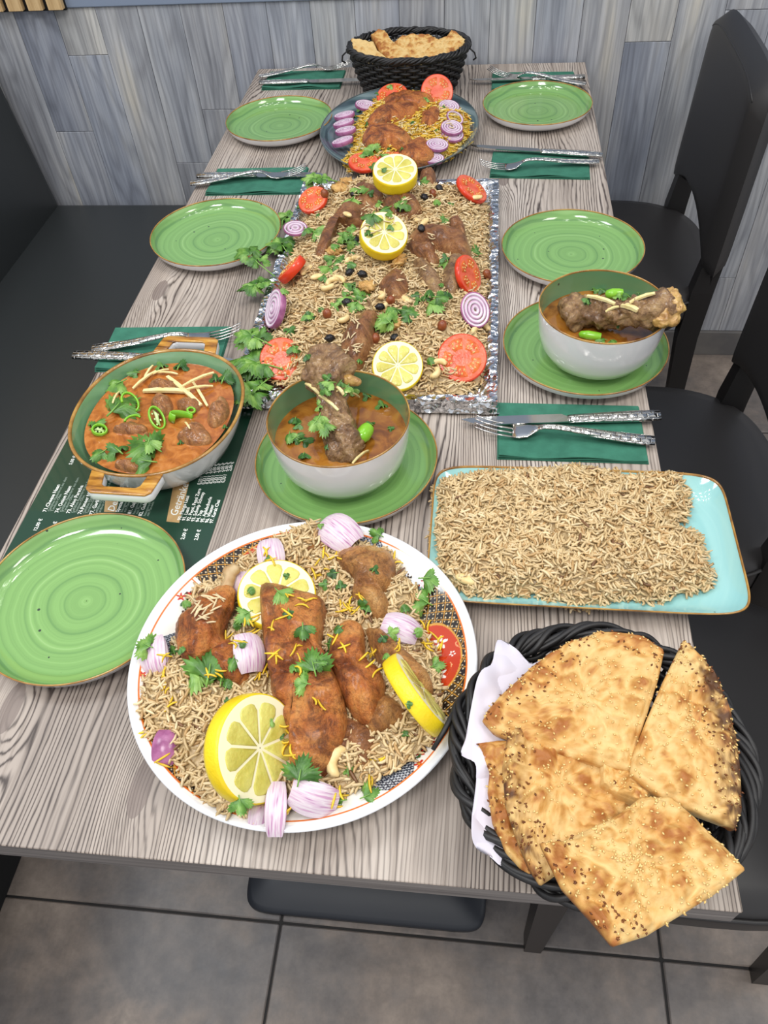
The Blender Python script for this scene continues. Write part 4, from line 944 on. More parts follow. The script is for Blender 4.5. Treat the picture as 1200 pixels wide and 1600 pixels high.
# ================================================================== chicken on the oval platter
for lb, pts, H in (('ridged chicken wing across the middle of the oval platter', [(555, 430), (600, 392), (680, 382), (760, 366), (768, 402), (700, 428), (620, 448), (570, 448)], .026), ('orange-brown chicken piece in front of the wing', [(535, 495), (570, 458), (640, 456), (720, 486), (750, 520), (720, 548), (640, 535), (560, 540)], .028),
                   ('smooth orange chicken piece beside the front onion slices', [(675, 565), (740, 528), (800, 518), (834, 570), (790, 594), (700, 594)], .024), ('browned chicken at the back of the oval platter', [(615, 352), (680, 328), (760, 326), (832, 338), (800, 382), (700, 372), (640, 384)], .022),
                   ('pale shredded chicken bit near the chair-side onion rings', [(778, 410), (840, 388), (862, 420), (822, 462), (780, 452)], .02)):
    a = at(*ZB(*np.mean(pts, 0)), .03); meat('chicken_piece', lb, ZB, pts, min(.032, zt(hB, a.x, a.y)) - .003, H, 'chicken', 'chicken', amp=.003)

# ================================================================== shanks in the bowls
def P3(tr, X, Y, z): return tuple(at(*tr(X, Y), z))
s1 = thing('lamb_shank', 'upright stewed lamb shank leaning on the bowl rim, topped with herbs', 'lamb', P3(Z1, 520, 350, .08))
def ch(tr, L): return [(*P3(tr, X, Y, z), r) for X, Y, z, r in L]
o = blob('meat', [ch(Z1, [(560, 560, .060, .021), (550, 480, .068, .019), (520, 400, .080, .0165), (500, 300, .092, .0155), (475, 210, .102, .017)]), ch(Z1, [(520, 580, .058, .014), (620, 560, .056, .013)]), ch(Z1, [(470, 170, .106, .021), (440, 110, .112, .020)]), ch(Z1, [(520, 140, .108, .019), (500, 80, .114, .016)]), ch(Z1, [(390, 170, .106, .014), (420, 120, .110, .016)])], 'shank', .0018, .006, 75, 4, loc=tuple(s1.location)); o.parent = s1; o.location = (0, 0, 0)
o = blob('knuckle', [ch(Z1, [(470, 40, .117, .008), (520, 40, .117, .007)]), ch(Z1, [(580, 190, .104, .007), (630, 200, .100, .005)])], 'fat', .0014, .001, 120, 4, loc=tuple(s1.location)); o.parent = s1; o.location = (0, 0, 0)
s2 = thing('lamb_shank', 'stewed lamb shank lying across the bowl with yellow fatty end over the rim', 'lamb', P3(Z2, 640, 200, .085))
o = blob('meat', [ch(Z2, [(470, 205, .068, .0165), (540, 205, .076, .019), (620, 215, .082, .0175), (700, 212, .088, .018), (770, 205, .093, .020), (800, 200, .095, .021)]), ch(Z2, [(460, 180, .07, .013), (470, 240, .068, .013)])], 'shank', .0018, .0065, 75, 4, loc=tuple(s2.location)); o.parent = s2; o.location = (0, 0, 0)
o = blob('fatty_end', [ch(Z2, [(822, 160, .103, .012), (845, 195, .100, .012), (838, 235, .093, .010)]), ch(Z2, [(806, 240, .094, .010), (800, 165, .104, .009)])], 'fat', .0015, .0045, 90, 3, loc=tuple(s2.location)); o.parent = s2; o.location = (0, 0, 0)

# ================================================================== meat in the curry
for k, (pts, H, lb) in enumerate((([(890, 620), (930, 530), (1000, 480), (1035, 560), (1000, 630), (930, 670)], .016, 'curry chunk by the chair-side wall of the oval dish'), ([(700, 720), (760, 660), (860, 650), (925, 740), (880, 775), (760, 770)], .014, 'ridged curry chunk below the green chili half-ring'), ([(540, 540), (580, 470), (660, 480), (680, 560), (620, 600), (560, 590)], .016, 'curry chunk behind the open chili slice'),
         ([(440, 820), (480, 720), (530, 700), (540, 800), (500, 880)], .013, 'long curry chunk on the bench side of the hanging coriander leaf'), ([(310, 910), (360, 870), (460, 870), (470, 930), (400, 945)], .012, 'curry chunk against the front rim of the dish'), ([(300, 690), (400, 640), (500, 640), (520, 690), (420, 710)], .012, 'flat curry chunk beside the pale coriander leaf'),
         ([(370, 540), (420, 520), (450, 560), (420, 600), (380, 590)], .012, 'small curry chunk under the thin chili ring'), ([(700, 510), (780, 490), (860, 510), (830, 570), (730, 570)], .014, 'dark curry chunk under the ginger sticks'), ([(520, 410), (600, 370), (700, 390), (690, 440), (560, 450)], .013, 'curry chunk beneath the bundle of thin ginger'))):
    meat('curry_meat', 'brown ' + lb, ZC, pts, .036, H, 'curryc', 'meat', amp=.004, ns=90, zpx=.042)

# ================================================================== lemons and tomatoes
def lem(tr, X, Y, z, R, th, d, label, yaw=0, sq=1.0):
    px, py = tr(X, Y); n = nrm(px, py, *d); return lemon(at(px, py, z), R, th, orient(n, yaw), label, squash=sq)
lem(ZT, 675, 62, .078, .034, .020, (0, .62, .78), 'thick lemon slice at the back edge of the foil tray', .4, .95)
lem(ZT, 625, 325, .072, .033, .018, (.1, .50, .86), 'lemon slice in the middle of the foil tray', 1.0)
lem(ZT, 685, 880, .040, .0305, .010, (0.02, .28, .96), 'lemon slice at the front of the foil tray', .2)
lem(ZP, 440, 812, .056, .0425, .016, (.72, .02, .68), 'large thick lemon slice leaning upright on the rice beside the chicken', .6, .98)
lem(ZP, 520, 300, .040, .036, .010, (0, .5, .86), 'lemon slice tucked behind the large grilled chicken', .1)
lem(ZP, 985, 632, .048, .037, .014, (.80, .60, .04), 'lemon slice standing on edge, rind toward the grilled chicken', .3)
def tom(tr, X, Y, z, R, d, label, yaw=0, sq=1.0, th=.007):
    px, py = tr(X, Y); n = nrm(px, py, *d); return tomato(at(px, py, z), R, orient(n, yaw), label, th, sq)
tom(ZT, 192, 850, .030, .0275, (-.1, .25, .96), 'tomato slice at the front bench-side corner of the foil tray', .5)
tom(ZT, 960, 845, .036, .0300, (.05, .22, .97), 'bright tomato slice at the front chair-side corner of the foil tray', .2)
tom(ZT, 1000, 125, .044, .0275, (.45, .6, .62), 'tomato slice at the back chair-side corner of the foil tray', 0)
tom(ZT, 985, 490, .046, .0265, (.72, .25, .62), 'tomato slice standing beside the pale lamb end', 0)
tom(ZT, 235, 468, .042, .024, (-.62, .6, .35), 'tomato wedge edge-on at the bench side of the tray', 0, .8, .012)
tom(ZT, 325, 172, .044, .024, (-.3, .5, .75), 'tomato slice tucked at the back bench-side tray corner', 0)
tom(ZB, 842, 322, .045, .0305, (.1, .3, .92), 'tomato slice propped up at the back of the oval platter', .3)
tom(ZB, 660, 338, .036, .030, (-.1, .62, .75), 'tomato slice behind the chicken on the oval platter', .1)
tom(ZB, 543, 612, .030, .026, (0, .7, .7), 'tomato slice at the bench-side front of the oval platter', .1)
tom(ZB, 665, 600, .032, .026, (0, .75, .6), 'tomato slice at the front of the oval platter, behind the lemon', .1)
refresh()
# ================================================================== onions
def oni(tr, X, Y, z, R, d, label, nl=4, sq=.8, yaw=0, th=.0045):
    px, py = tr(X, Y); return onion_ring(at(px, py, z), R, orient(nrm(px, py, *d), yaw), label, nl, sq, th)
oni(ZT, 250, 292, .046, .0175, (-.1, .6, .75), 'pale onion slice on the bench side of the foil tray', 3, .8)
oni(ZT, 165, 635, .036, .026, (-.72, .25, .6), 'dark red onion slice hanging over the bench-side tray edge', 4, .7, 1.2, .009)
oni(ZT, 1015, 640, .044, .0185, (.25, .3, .9), 'oval onion slice near the front chair-side tomato', 4, 1.25, .35)
for k, (X, Y, lb, yaw) in enumerate(((465, 420, 'topmost', 0), (462, 452, 'second', .2), (470, 482, 'third', -.1), (458, 525, 'lowest', .3))): oni(ZB, X, Y, .030 - .001 * k, .0195, (-.2, .72, .6), lb + ' of the onion slices fanned on the bench side of the oval platter', 4, .62, yaw, .007)
for X, Y, lb, sq, z in ((550, 378, 'onion slice at the back bench side of the oval platter', .6, .03), (890, 385, 'onion slice beside the propped-up tomato', .8, .034), (905, 500, 'thick lower onion slice under the round onion slice', .8, .030), (902, 470, 'round onion slice with pale centre on the oval platter', .85, .040), (842, 540, 'tilted onion ring beside the smooth orange chicken', .7, .038), (825, 595, 'onion slice at the front chair side of the oval platter', .6, .024)):
    oni(ZB, X, Y, z, .0195, (.15, .6, .75), lb, 4, sq, .3, .006)
oni(ZB, 915, 428, .042, .016, (.3, .5, .8), 'thin empty onion ring behind the round onion slice', 1, .8, 0, .003)
def pet(tr, X, Y, z, s, d, yaw, label, nl=2, dark=False, wide=1.0):
    px, py = tr(X, Y); return onion_petal(at(px, py, z), s, orient(nrm(px, py, *d), yaw), label, nl, dark, wide)
pet(ZP, 725, 85, .044, .029, (-.25, .5, .82), .9, 'large pale onion petal at the back rim of the patterned platter', 2, False, 1.1)
pet(ZP, 500, 165, .042, .0225, (-.1, .35, .93), .3, 'square white onion petal behind the lemon on the patterned platter', 2)
pet(ZP, 400, 265, .040, .017, (-.2, .3, .9), .3, 'onion petal beside the drumstick bone', 1)
pet(ZP, 428, 490, .048, .023, (.3, .35, .9), .4, 'lilac onion petal between drumstick and large chicken', 2)
pet(ZP, 105, 500, .034, .0225, (-.5, .1, .85), .2, 'striped onion wedge on the bench-side rim of the patterned platter', 3)
pet(ZP, 145, 812, .032, .019, (-.1, .1, .95), .1, 'deep purple onion wedge below the rice', 3, True, .9)
pet(ZP, 935, 408, .042, .022, (.1, .4, .9), 1.3, 'lilac onion petal beside the chicken wing', 2)
pet(ZP, 518, 1015, .036, .026, (-.1, .1, .95), .1, 'curved onion crescent hanging over the front rim', 3, False, .5)
pet(ZP, 645, 982, .038, .025, (.1, -.35, .92), 1.4, 'open white onion wedge at the front of the patterned platter', 3, False, .9)
pet(ZP, 455, 1035, .032, .012, (0, .1, .95), 0, 'small white onion sliver under the leaning lemon', 1)
refresh()

LM_T = [('the back lemon slice', 675, 62), ('the middle lemon slice', 625, 325), ('the front lemon slice', 685, 880), ('the front bench-side tomato', 192, 850), ('the front chair-side tomato', 960, 845), ('the back chair-side tomato', 1000, 125), ('the tomato standing by the pale lamb', 985, 490), ('the edge-on tomato wedge', 235, 468), ('the oval onion slice', 1015, 640), ('the dark red onion slice', 165, 635), ('the round brown lamb chunk', 670, 535), ('the glossy lamb shank', 870, 340), ('the long angled lamb piece', 430, 280), ('the lamb behind the upright shank', 540, 720), ('the pale onion slice', 250, 292), ('the dark shredded lamb', 550, 150)]
LM_P = [('the upright leaning lemon', 430, 810), ('the lemon behind the chicken', 520, 300), ('the rind-up lemon', 985, 632), ('the large slashed chicken', 600, 560), ('the second grilled chicken piece', 790, 550), ('the drumstick', 270, 400), ('the golden chicken leg', 820, 230), ('the slim chicken wing', 930, 510), ('the large pale onion petal', 725, 85), ('the striped onion wedge', 105, 500), ('the deep purple onion wedge', 145, 812), ('the open white onion wedge', 645, 982), ('the lilac petal by the wing', 935, 408), ('the square white onion petal', 500, 165)]
LM_C = [('the broad ginger stick', 640, 455), ('the open chili slice', 590, 640), ('the small chili ring', 230, 705), ('the chair-side curry chunk', 960, 580), ('the handle above the menu text', 420, 930), ('the handle over the napkin', 720, 250), ('the thin curled chili ring', 410, 540)]
LM_1 = [('the top of the upright shank', 500, 220), ('the bench side of the upright shank', 300, 490), ('the chair side of the upright shank', 750, 370), ('the middle of the upright shank', 440, 410)]
LM_2 = [('the middle of the horizontal shank', 640, 160), ('the thick end of the horizontal shank', 540, 150), ('the chili in front of the horizontal shank', 600, 320)]
LM_B = [('the fanned bench-side onion slices', 480, 450), ('the orange-brown chicken piece', 600, 570), ('the chair-side onion slices', 880, 430), ('the back tomatoes', 740, 320)]
def near(L, X, Y): return min(L, key=lambda q: (q[1] - X) ** 2 + (q[2] - Y) ** 2)[0]
# ================================================================== nuts and raisins on the tray
def ell(a, b, c, amp, s, n=12, seed=0):
    V, F = lathe([(max(.02, sin(pi * j / 9)), -cos(pi * j / 9)) for j in range(10)], n)
    return [(x * a * (1 + amp * fbm((x, y, z + seed), s)), y * b * (1 + amp * fbm((x, y, z + seed), s)), z * c * (1 + amp * fbm((x, y, z + seed), s))) for x, y, z in V], F
protos = {'cashew': (tube([(.0085 * cos(a), .0075 * sin(a), 0) for a in np.linspace(.2, 3.2, 9)], [.001, .003, .0038, .0040, .0036, .0036, .0036, .003, .001], 8), 'cashew', 'nut', 'pale curved cashew among the rice on the foil tray'),
          'almond': (ell(.0045, .009, .003, .05, 2), 'cashew', 'nut', 'blanched almond on the foil tray'),
          'walnut_half': (ell(.011, .012, .006, .55, 3.2, 24), 'walnut', 'nut', 'wrinkled walnut half on the foil tray'),
          'hazelnut': (ell(.0062, .0062, .0072, .04, 1), 'hazel', 'nut', 'shiny red-brown hazelnut on the foil tray'),
          'raisin': (ell(.0066, .0052, .0042, .35, 2.5, 14), 'raisin', 'raisin', 'black raisin on the foil tray')}
spots = {'cashew': [(490, 445), (512, 435), (415, 530), (388, 540), (600, 582), (830, 912), (858, 880), (430, 520), (445, 680), (610, 620), (1030, 745)],
         'almond': [(472, 238), (1022, 165), (800, 270), (285, 485), (340, 503), (1060, 715), (630, 645), (770, 265), (300, 470), (720, 600)],
         'walnut_half': [(690, 440), (470, 100), (412, 395), (662, 703), (440, 128), (555, 545)],
         'hazelnut': [(875, 712), (386, 662), (1064, 493), (590, 768), (655, 605), (835, 150), (375, 150)],
         'raisin': [(470, 612), (396, 765), (672, 763), (786, 298), (862, 126), (535, 492), (480, 485), (508, 348), (500, 150), (610, 632), (800, 165), (700, 215)]}
for nm, L in spots.items():
    vf, mt, cat, lb = protos[nm]; o0 = None
    for X, Y in L:
        loc, n = drop(*ZT(X, Y))
        if o0 is None: o = o0 = mobj(nm, vf, MAT[mt])
        else: o = o0.copy(); COL.objects.link(o)
        o.location = loc + Vector((0, 0, .0025)); o.rotation_euler = (random.uniform(-.3, .3), random.uniform(-.3, .3), random.uniform(0, 6.28)); setp(o, lb.replace(' among the rice', '') + ', by ' + near(LM_T, X, Y), cat, nm.replace('_', ' ') + ' by ' + near(LM_T, X, Y))
for (tr, X, Y, nm, lb) in ((ZR, 190, 445, 'almond', 'yellow almond at the front corner of the turquoise rice plate'), (ZP, 745, 865, 'cashew', 'pale cashew beside the charred end of the large chicken')):
    vf, mt, cat, _ = protos[nm]; loc, n = drop(*tr(X, Y)); o = mobj(nm, vf, MAT[mt]); o.location = loc + Vector((0, 0, .003)); o.rotation_euler = (0, 0, 1.3); o.scale = (1.3,) * 3; setp(o, lb, cat)
refresh()
# ================================================================== herbs
TL_ = [(440, 335), (480, 320), (455, 360), (430, 385), (415, 430), (450, 440), (395, 470), (470, 395), (510, 560), (480, 545), (530, 590), (495, 600), (540, 560), (690, 660), (670, 690), (715, 680), (730, 700), (645, 665), (800, 600), (825, 615), (780, 580), (845, 590), (920, 200), (850, 200), (560, 150), (520, 150), (500, 170), (545, 240), (585, 235), (620, 190), (655, 210), (710, 195), (690, 180), (300, 660), (345, 640), (310, 690), (215, 745), (870, 460), (895, 435), (860, 540), (895, 570), (430, 600), (405, 630), (350, 235), (295, 300), (330, 310), (205, 580), (600, 700), (590, 730), (830, 875), (515, 870), (240, 800), (300, 840), (1035, 405), (700, 215), (660, 235), (870, 270), (510, 300), (380, 500), (470, 350), (500, 340), (430, 360), (470, 450), (415, 460), (500, 540), (520, 610), (545, 605), (560, 575), (475, 580), (680, 640), (700, 645), (735, 665), (655, 700), (785, 610), (815, 590), (735, 580), (560, 330), (265, 210), (575, 45), (760, 110), (790, 95), (620, 45), (660, 285)]
for k, (X, Y) in enumerate(TL_): put_leaf(*ZT(X, Y), random.uniform(.8, 1.4), 'coriander leaf on the foil tray, by ' + near(LM_T, X, Y), 'coriander leaves by ' + near(LM_T, X, Y))
PL_ = [(610, 405, 1.2), (520, 290, 1.2), (560, 355, 1.1), (650, 560, 1.5), (585, 560, 1.1), (625, 600, 1.0), (740, 410, 1.2), (690, 465, .8), (720, 230, 1.1), (690, 265, .9), (800, 310, 1.2), (820, 360, 1.1), (735, 280, .9), (870, 105, 1.1), (1010, 250, 1.4), (1025, 335, 1.5), (950, 360, 1.1), (595, 925, 1.4), (745, 985, 1.3), (395, 985, 1.1), (810, 980, 1.0), (960, 770, .8), (430, 360, 1.0), (400, 405, 1.1), (220, 345, 1.1), (100, 478, 1.2), (505, 180, .6), (225, 565, 1.7), (290, 590, 2.2), (330, 600, 1.6), (350, 615, 1.2), (980, 430, 1.1), (895, 430, .9), (870, 440, .8), (1040, 540, .8), (395, 465, .9), (380, 510, 1.0), (425, 295, 1.0), (560, 240, .5), (675, 72, .8), (955, 665, .6), (650, 530, .8), (505, 716, .5), (540, 780, .7), (360, 650, .5), (200, 480, .8), (180, 500, .8), (880, 520, .9), (760, 900, .7), (840, 225, .9)]
for X, Y, s in PL_: put_leaf(*ZP(X, Y), s * .85, 'coriander leaf on the patterned platter, by ' + near(LM_P, X, Y), 'coriander leaves by ' + near(LM_P, X, Y))
for X, Y, s in ((520, 400, 1.0), (510, 430, .9), (560, 460, .7), (580, 570, 1.2), (610, 590, 1.1), (560, 590, 1.0), (650, 560, .8), (740, 450, .8), (800, 350, .8), (660, 300, .8), (870, 390, .7), (600, 330, .7), (530, 560, .7), (840, 480, .7), (700, 560, .6)): put_leaf(*ZB(X, Y), s, 'green herb leaf on the oval platter, by ' + near(LM_B, X, Y), 'herb leaves by ' + near(LM_B, X, Y))
for X, Y, s, k in ((310, 600, 2.6, 2), (380, 400, 1.8, 2), (470, 340, 1.6, 1), (620, 310, 1.5, 1), (720, 320, 1.9, 1), (1000, 400, 2.0, 1), (950, 390, 1.3, 1), (180, 690, 1.6, 0), (360, 850, 2.4, 1), (260, 830, 1.6, 0), (580, 830, 2.6, 2), (545, 760, 1.6, 0), (560, 900, 2.0, 2), (730, 780, .7, 1), (1005, 680, .6, 1)): put_leaf(*ZC(X, Y), s * .8, 'coriander leaf on the curry, by ' + near(LM_C, X, Y), 'coriander leaves by ' + near(LM_C, X, Y), k)
for X, Y, s, k in ((450, 230, 1.0, 0), (500, 215, 1.1, 0), (540, 200, 1.0, 1), (580, 220, 1.0, 0), (610, 240, .9, 0), (420, 220, .9, 0), (430, 390, 1.3, 0), (410, 420, 1.2, 0), (450, 430, 1.2, 2), (440, 350, 1.0, 0), (290, 410, 1.3, 1), (320, 440, 1.2, 1), (270, 530, 1.7, 1), (320, 540, 1.6, 1), (340, 605, 1.2, 1), (695, 295, 1.1, 1), (770, 350, 1.3, 1), (715, 445, 1.0, 1), (800, 465, .8, 1), (460, 575, .8, 1), (265, 490, 1.2, 0), (480, 190, .8, 0), (560, 250, .8, 0)): put_leaf(*Z1(X, Y), s * .8, 'coriander leaf by ' + near(LM_1, X, Y), 'coriander leaves by ' + near(LM_1, X, Y), k)
for X, Y, s, k in ((540, 135, 1.0, 0), (570, 130, 1.0, 1), (650, 150, 1.0, 0), (680, 160, .9, 0), (520, 165, .9, 1), (525, 185, .9, 1), (630, 260, .7, 1), (710, 140, .7, 1), (590, 320, 1.0, 0), (610, 322, .9, 0), (640, 165, .8, 0)): put_leaf(*Z2(X, Y), s * .8, 'coriander leaf by ' + near(LM_2, X, Y), 'coriander leaves by ' + near(LM_2, X, Y), k)
SG = 'parsley sprigs hanging off the foil tray'
for a, b, s, lb in (((190, 300), (215, 240), 1.2, 'parsley sprig at the back bench-side tray rim'), ((165, 505), (45, 395), 1.5, 'parsley sprig reaching over the empty bench-side plate'), ((170, 530), (75, 535), 1.4, 'parsley sprig trailing onto the table beside the dark onion'), ((215, 400), (190, 360), 1.6, 'parsley sprig beside the edge-on tomato wedge'), ((150, 800), (60, 750), 1.5, 'parsley sprig behind the corner tomato slice'), ((200, 900), (80, 865), 2.0, 'broad parsley sprig in front of the corner tomato slice'), ((120, 960), (30, 960), 1.9, 'parsley sprig touching the oval curry dish'), ((430, 100), (330, 82), 1.2, 'parsley sprig at the back foil edge'), ((150, 930), (60, 1000), 1.6, 'parsley sprig on the front foil corner')): sprig(*ZT(*a), ZT(*b), s, lb, SG)
# saffron-coloured grains sprinkled over the platter
Q = []
for X, Y in [(600, 320), (545, 365), (500, 400), (350, 435), (580, 480), (530, 500), (610, 535), (515, 510), (740, 470), (720, 440), (835, 485), (840, 545), (660, 665), (440, 380), (425, 400), (450, 430), (330, 560), (130, 560), (160, 605), (165, 665), (135, 515), (670, 200), (690, 160), (655, 230), (770, 330), (750, 350), (780, 345), (800, 310), (640, 250), (720, 180), (935, 470), (1015, 460), (1035, 470), (1020, 400), (1060, 440), (860, 860), (720, 1000), (560, 1030), (540, 750), (555, 800), (560, 830), (80, 770), (140, 860), (480, 155), (510, 180), (1060, 470), (915, 180), (545, 295), (630, 315), (745, 335), (460, 570), (480, 545), (390, 460), (300, 555), (820, 500), (850, 480), (830, 930), (740, 960)]:
    for _ in range(2): p, n = drop(*ZP(X + random.uniform(-14, 14), Y + random.uniform(-14, 14))); Q.append(tuple(p + Vector((0, 0, .0012))))
Q = np.array(Q); V, F = grains(Q, rng.normal(0, .2, len(Q)), rng.uniform(.011, .015, len(Q)), np.full(len(Q), .00105), rng.normal(0, 1.1, len(Q)))
c0 = np.array([*PC, TZ]); o = mobj('saffron_grains', (V - c0, F), MAT['rice'], None, True, np.repeat(np.array(srgb((236, 196, 48))[:3])[None] * rng.uniform(.8, 1.1, (len(Q), 1)), 20, 0), tuple(c0)); setp(o, 'bright yellow saffron rice grains sprinkled over the grilled chicken', 'rice', kind='stuff')
for tr, lb, L in ((ZT, 'stray rice grains stuck on the lamb pieces of the foil tray', [(520, 140), (560, 290), (590, 300), (720, 165), (500, 700), (480, 760), (520, 800), (490, 800), (790, 480), (710, 500), (760, 520), (740, 530), (830, 340), (660, 250), (810, 170), (540, 210), (620, 470)]), (ZB, 'pale rice grains stuck on the chicken of the oval platter', [(700, 300), (900, 450), (780, 470), (690, 440)]), (ZP, 'clump of rice grains stuck on the drumstick', [(250, 350), (300, 330), (280, 380), (270, 340), (310, 310)])):
    Q = []
    for X, Y in L:
        for _ in range(4): p, n = drop(*tr(X + random.uniform(-22, 22), Y + random.uniform(-22, 22))); Q.append(tuple(p + Vector((0, 0, .0012))))
    Q = np.array(Q); V, F = grains(Q, rng.normal(0, .25, len(Q)), rng.uniform(.010, .015, len(Q)), np.full(len(Q), .0011), rng.normal(0, .9, len(Q))); c0 = Q.mean(0)
    o = mobj('loose_rice', (V - c0, F), MAT['rice'], None, True, np.repeat(np.array(srgb((222, 198, 156))[:3])[None] * rng.uniform(.85, 1.1, (len(Q), 1)), 20, 0), tuple(c0)); setp(o, lb, 'rice', kind='stuff')

# ================================================================== ginger and chili
G1 = 'ginger sticks on the curry'
for a, b, w_, lb in (((500, 455), (790, 460), .0030, 'broad flat ginger stick across the curry'), ((650, 365), (860, 545), .0026, 'long ginger stick crossing the broad one'), ((745, 425), (940, 340), .0017, 'ginger stick pointing to the far curry rim'), ((770, 445), (935, 425), .0015, 'thin ginger stick beside the far coriander leaf'), ((810, 400), (900, 550), .0017, 'ginger stick ending by the chair-side curry chunk'), ((435, 440), (580, 330), .0017, 'ginger stick at the bench side of the ginger bundle'), ((500, 390), (560, 295), .0013, 'short upright ginger stick in the bundle'), ((560, 350), (660, 320), .0012, 'tiny ginger stick on top of the bundle'), ((590, 340), (715, 350), .0012, 'thin ginger stick across the back of the bundle'), ((310, 530), (350, 460), .0012, 'thin ginger stick near the pale coriander leaf'), ((760, 650), (790, 690), .0011, 'short ginger bit on the ridged chunk')): stick(ZC(*a), ZC(*b), w_, lb, G1, .003)
for tr, L, g in ((Z1, (((345, 215), (420, 275), .0017, 'ginger stick on the bench side of the upright shank'), ((400, 272), (520, 258), .0015, 'ginger stick across the upright shank'), ((420, 280), (525, 365), .0016, 'slanting ginger stick down the upright shank'), ((515, 235), (555, 280), .0017, 'short ginger stick on the upright shank'), ((570, 265), (640, 292), .0015, 'ginger stick at the chair side of the upright shank'), ((605, 655), (690, 585), .0013, 'thin ginger sliver at the front of the broth')), 'ginger on the upright shank'), (Z2, (((520, 155), (625, 185), .0024, 'long ginger stick on the horizontal shank'), ((650, 190), (710, 210), .0034, 'broad ginger piece on the horizontal shank'), ((680, 180), (775, 145), .0022, 'ginger stick pointing to the fatty end'), ((590, 215), (640, 195), .0017, 'short ginger stick below the long one')), 'ginger on the horizontal shank')):
    for a, b, w_, lb in L: stick(tr(*a), tr(*b), w_, lb, g, .002)
def chili(px, py, a, b, n, yaw, label, arc=2 * pi, h=.005, seeds=True, lift=.004):
    loc, _ = drop(px, py); o = thing('chili_slice', label, 'chili slice', loc + Vector((0, 0, lift)), orient(n, yaw), group='green chili slices'); N = 40; rings = []
    for i in range(N + 1):
        t = arc * i / N; x, y = a * cos(t), b * sin(t); nx, ny = cos(t) * b, sin(t) * a; l = math.hypot(nx, ny); nx, ny = nx / l, ny / l
        rings.append([(x + nx * .0012, y + ny * .0012, -h), (x + nx * .0016, y + ny * .0016, 0), (x + nx * .0008, y + ny * .0008, h), (x - nx * .0008, y - ny * .0008, h), (x - nx * .0013, y - ny * .0013, 0), (x - nx * .001, y - ny * .001, -h)])
    mobj('flesh_ring', loft(rings, cap=arc < 6), MAT['chili'], o)
    if seeds:
        mobj('membrane', tube([(-a * .75, 0, 0), (-a * .3, b * .15, .001), (a * .3, -b * .1, .001), (a * .7, 0, 0)], [.0009, b * .3, b * .28, .0008], 8), MAT['chiliin'], o)
        for k in range(5): s_ = mobj('seed', ell(.0013, .0011, .0005, .1, 2, 8), MAT['chiliin'], o); s_.location = (a * (-.5 + .25 * k), b * .38 * (1 if k % 2 else -1), .001)
    return o
refresh()
def cn(tr, X, Y, d): return nrm(*tr(X, Y), *d)
chili(*ZC(590, 640), .0135, .0072, cn(ZC, 590, 640, (0, .25, .97)), -.95, 'large open chili slice with white seeds in the middle of the curry', lift=.006)
chili(*ZC(735, 625), .0120, .0045, cn(ZC, 735, 625, (.1, .7, .7)), .25, 'chili half-slice beside the open chili on the curry', 4.2, .006, False)
chili(*ZC(420, 530), .0120, .0080, cn(ZC, 420, 530, (0, .3, .95)), -.8, 'thin curled chili ring beside the pale coriander leaf', 4.4, .0025, False)
chili(*ZC(435, 640), .0085, .0045, cn(ZC, 435, 640, (0, .3, .95)), .6, 'thin chili curl touching the open chili slice', 3.0, .0022, False)
chili(*ZC(230, 705), .0075, .0058, cn(ZC, 230, 705, (0, .3, .95)), .2, 'small chili ring near the bench-side wall of the oval dish')
chili(*ZC(800, 580), .004, .003, cn(ZC, 800, 580, (0, .3, .95)), .2, 'tiny chili seed bit under the ginger sticks', 6.28, .0015, False)
def chunk(tr, X, Y, L, r, ang, label):
    loc, _ = drop(*tr(X, Y)); o = thing('chili_piece', label, 'chili piece', loc + Vector((0, 0, r * .5)), (0, 0, ang), group='green chili pieces')
    mobj('skin', lathe([(.0005, -L / 2), (r * .7, -L * .42), (r, -L * .1), (r * .95, L * .3), (r * .8, L / 2)], 16) and xf(lathe([(.0005, -L / 2), (r * .7, -L * .42), (r, -L * .1), (r * .95, L * .3), (r * .8, L / 2)], 16), rot=(0, pi / 2, 0)), MAT['chili'], o)
    mobj('cut_face', xf(lathe([(r * .8, L / 2 + .0001), (r * .4, L / 2 + .0005), (.0003, L / 2 + .0005)], 16), rot=(0, pi / 2, 0)), MAT['chiliin'], o)
    return o
chunk(Z1, 665, 505, .022, .0085, 1.2, 'fat green chili end beside the upright shank'); chunk(Z2, 620, 150, .020, .0062, .1, 'green chili piece on top of the horizontal shank'); chunk(Z2, 530, 305, .026, .0055, -.2, 'green chili piece in the broth before the horizontal shank')

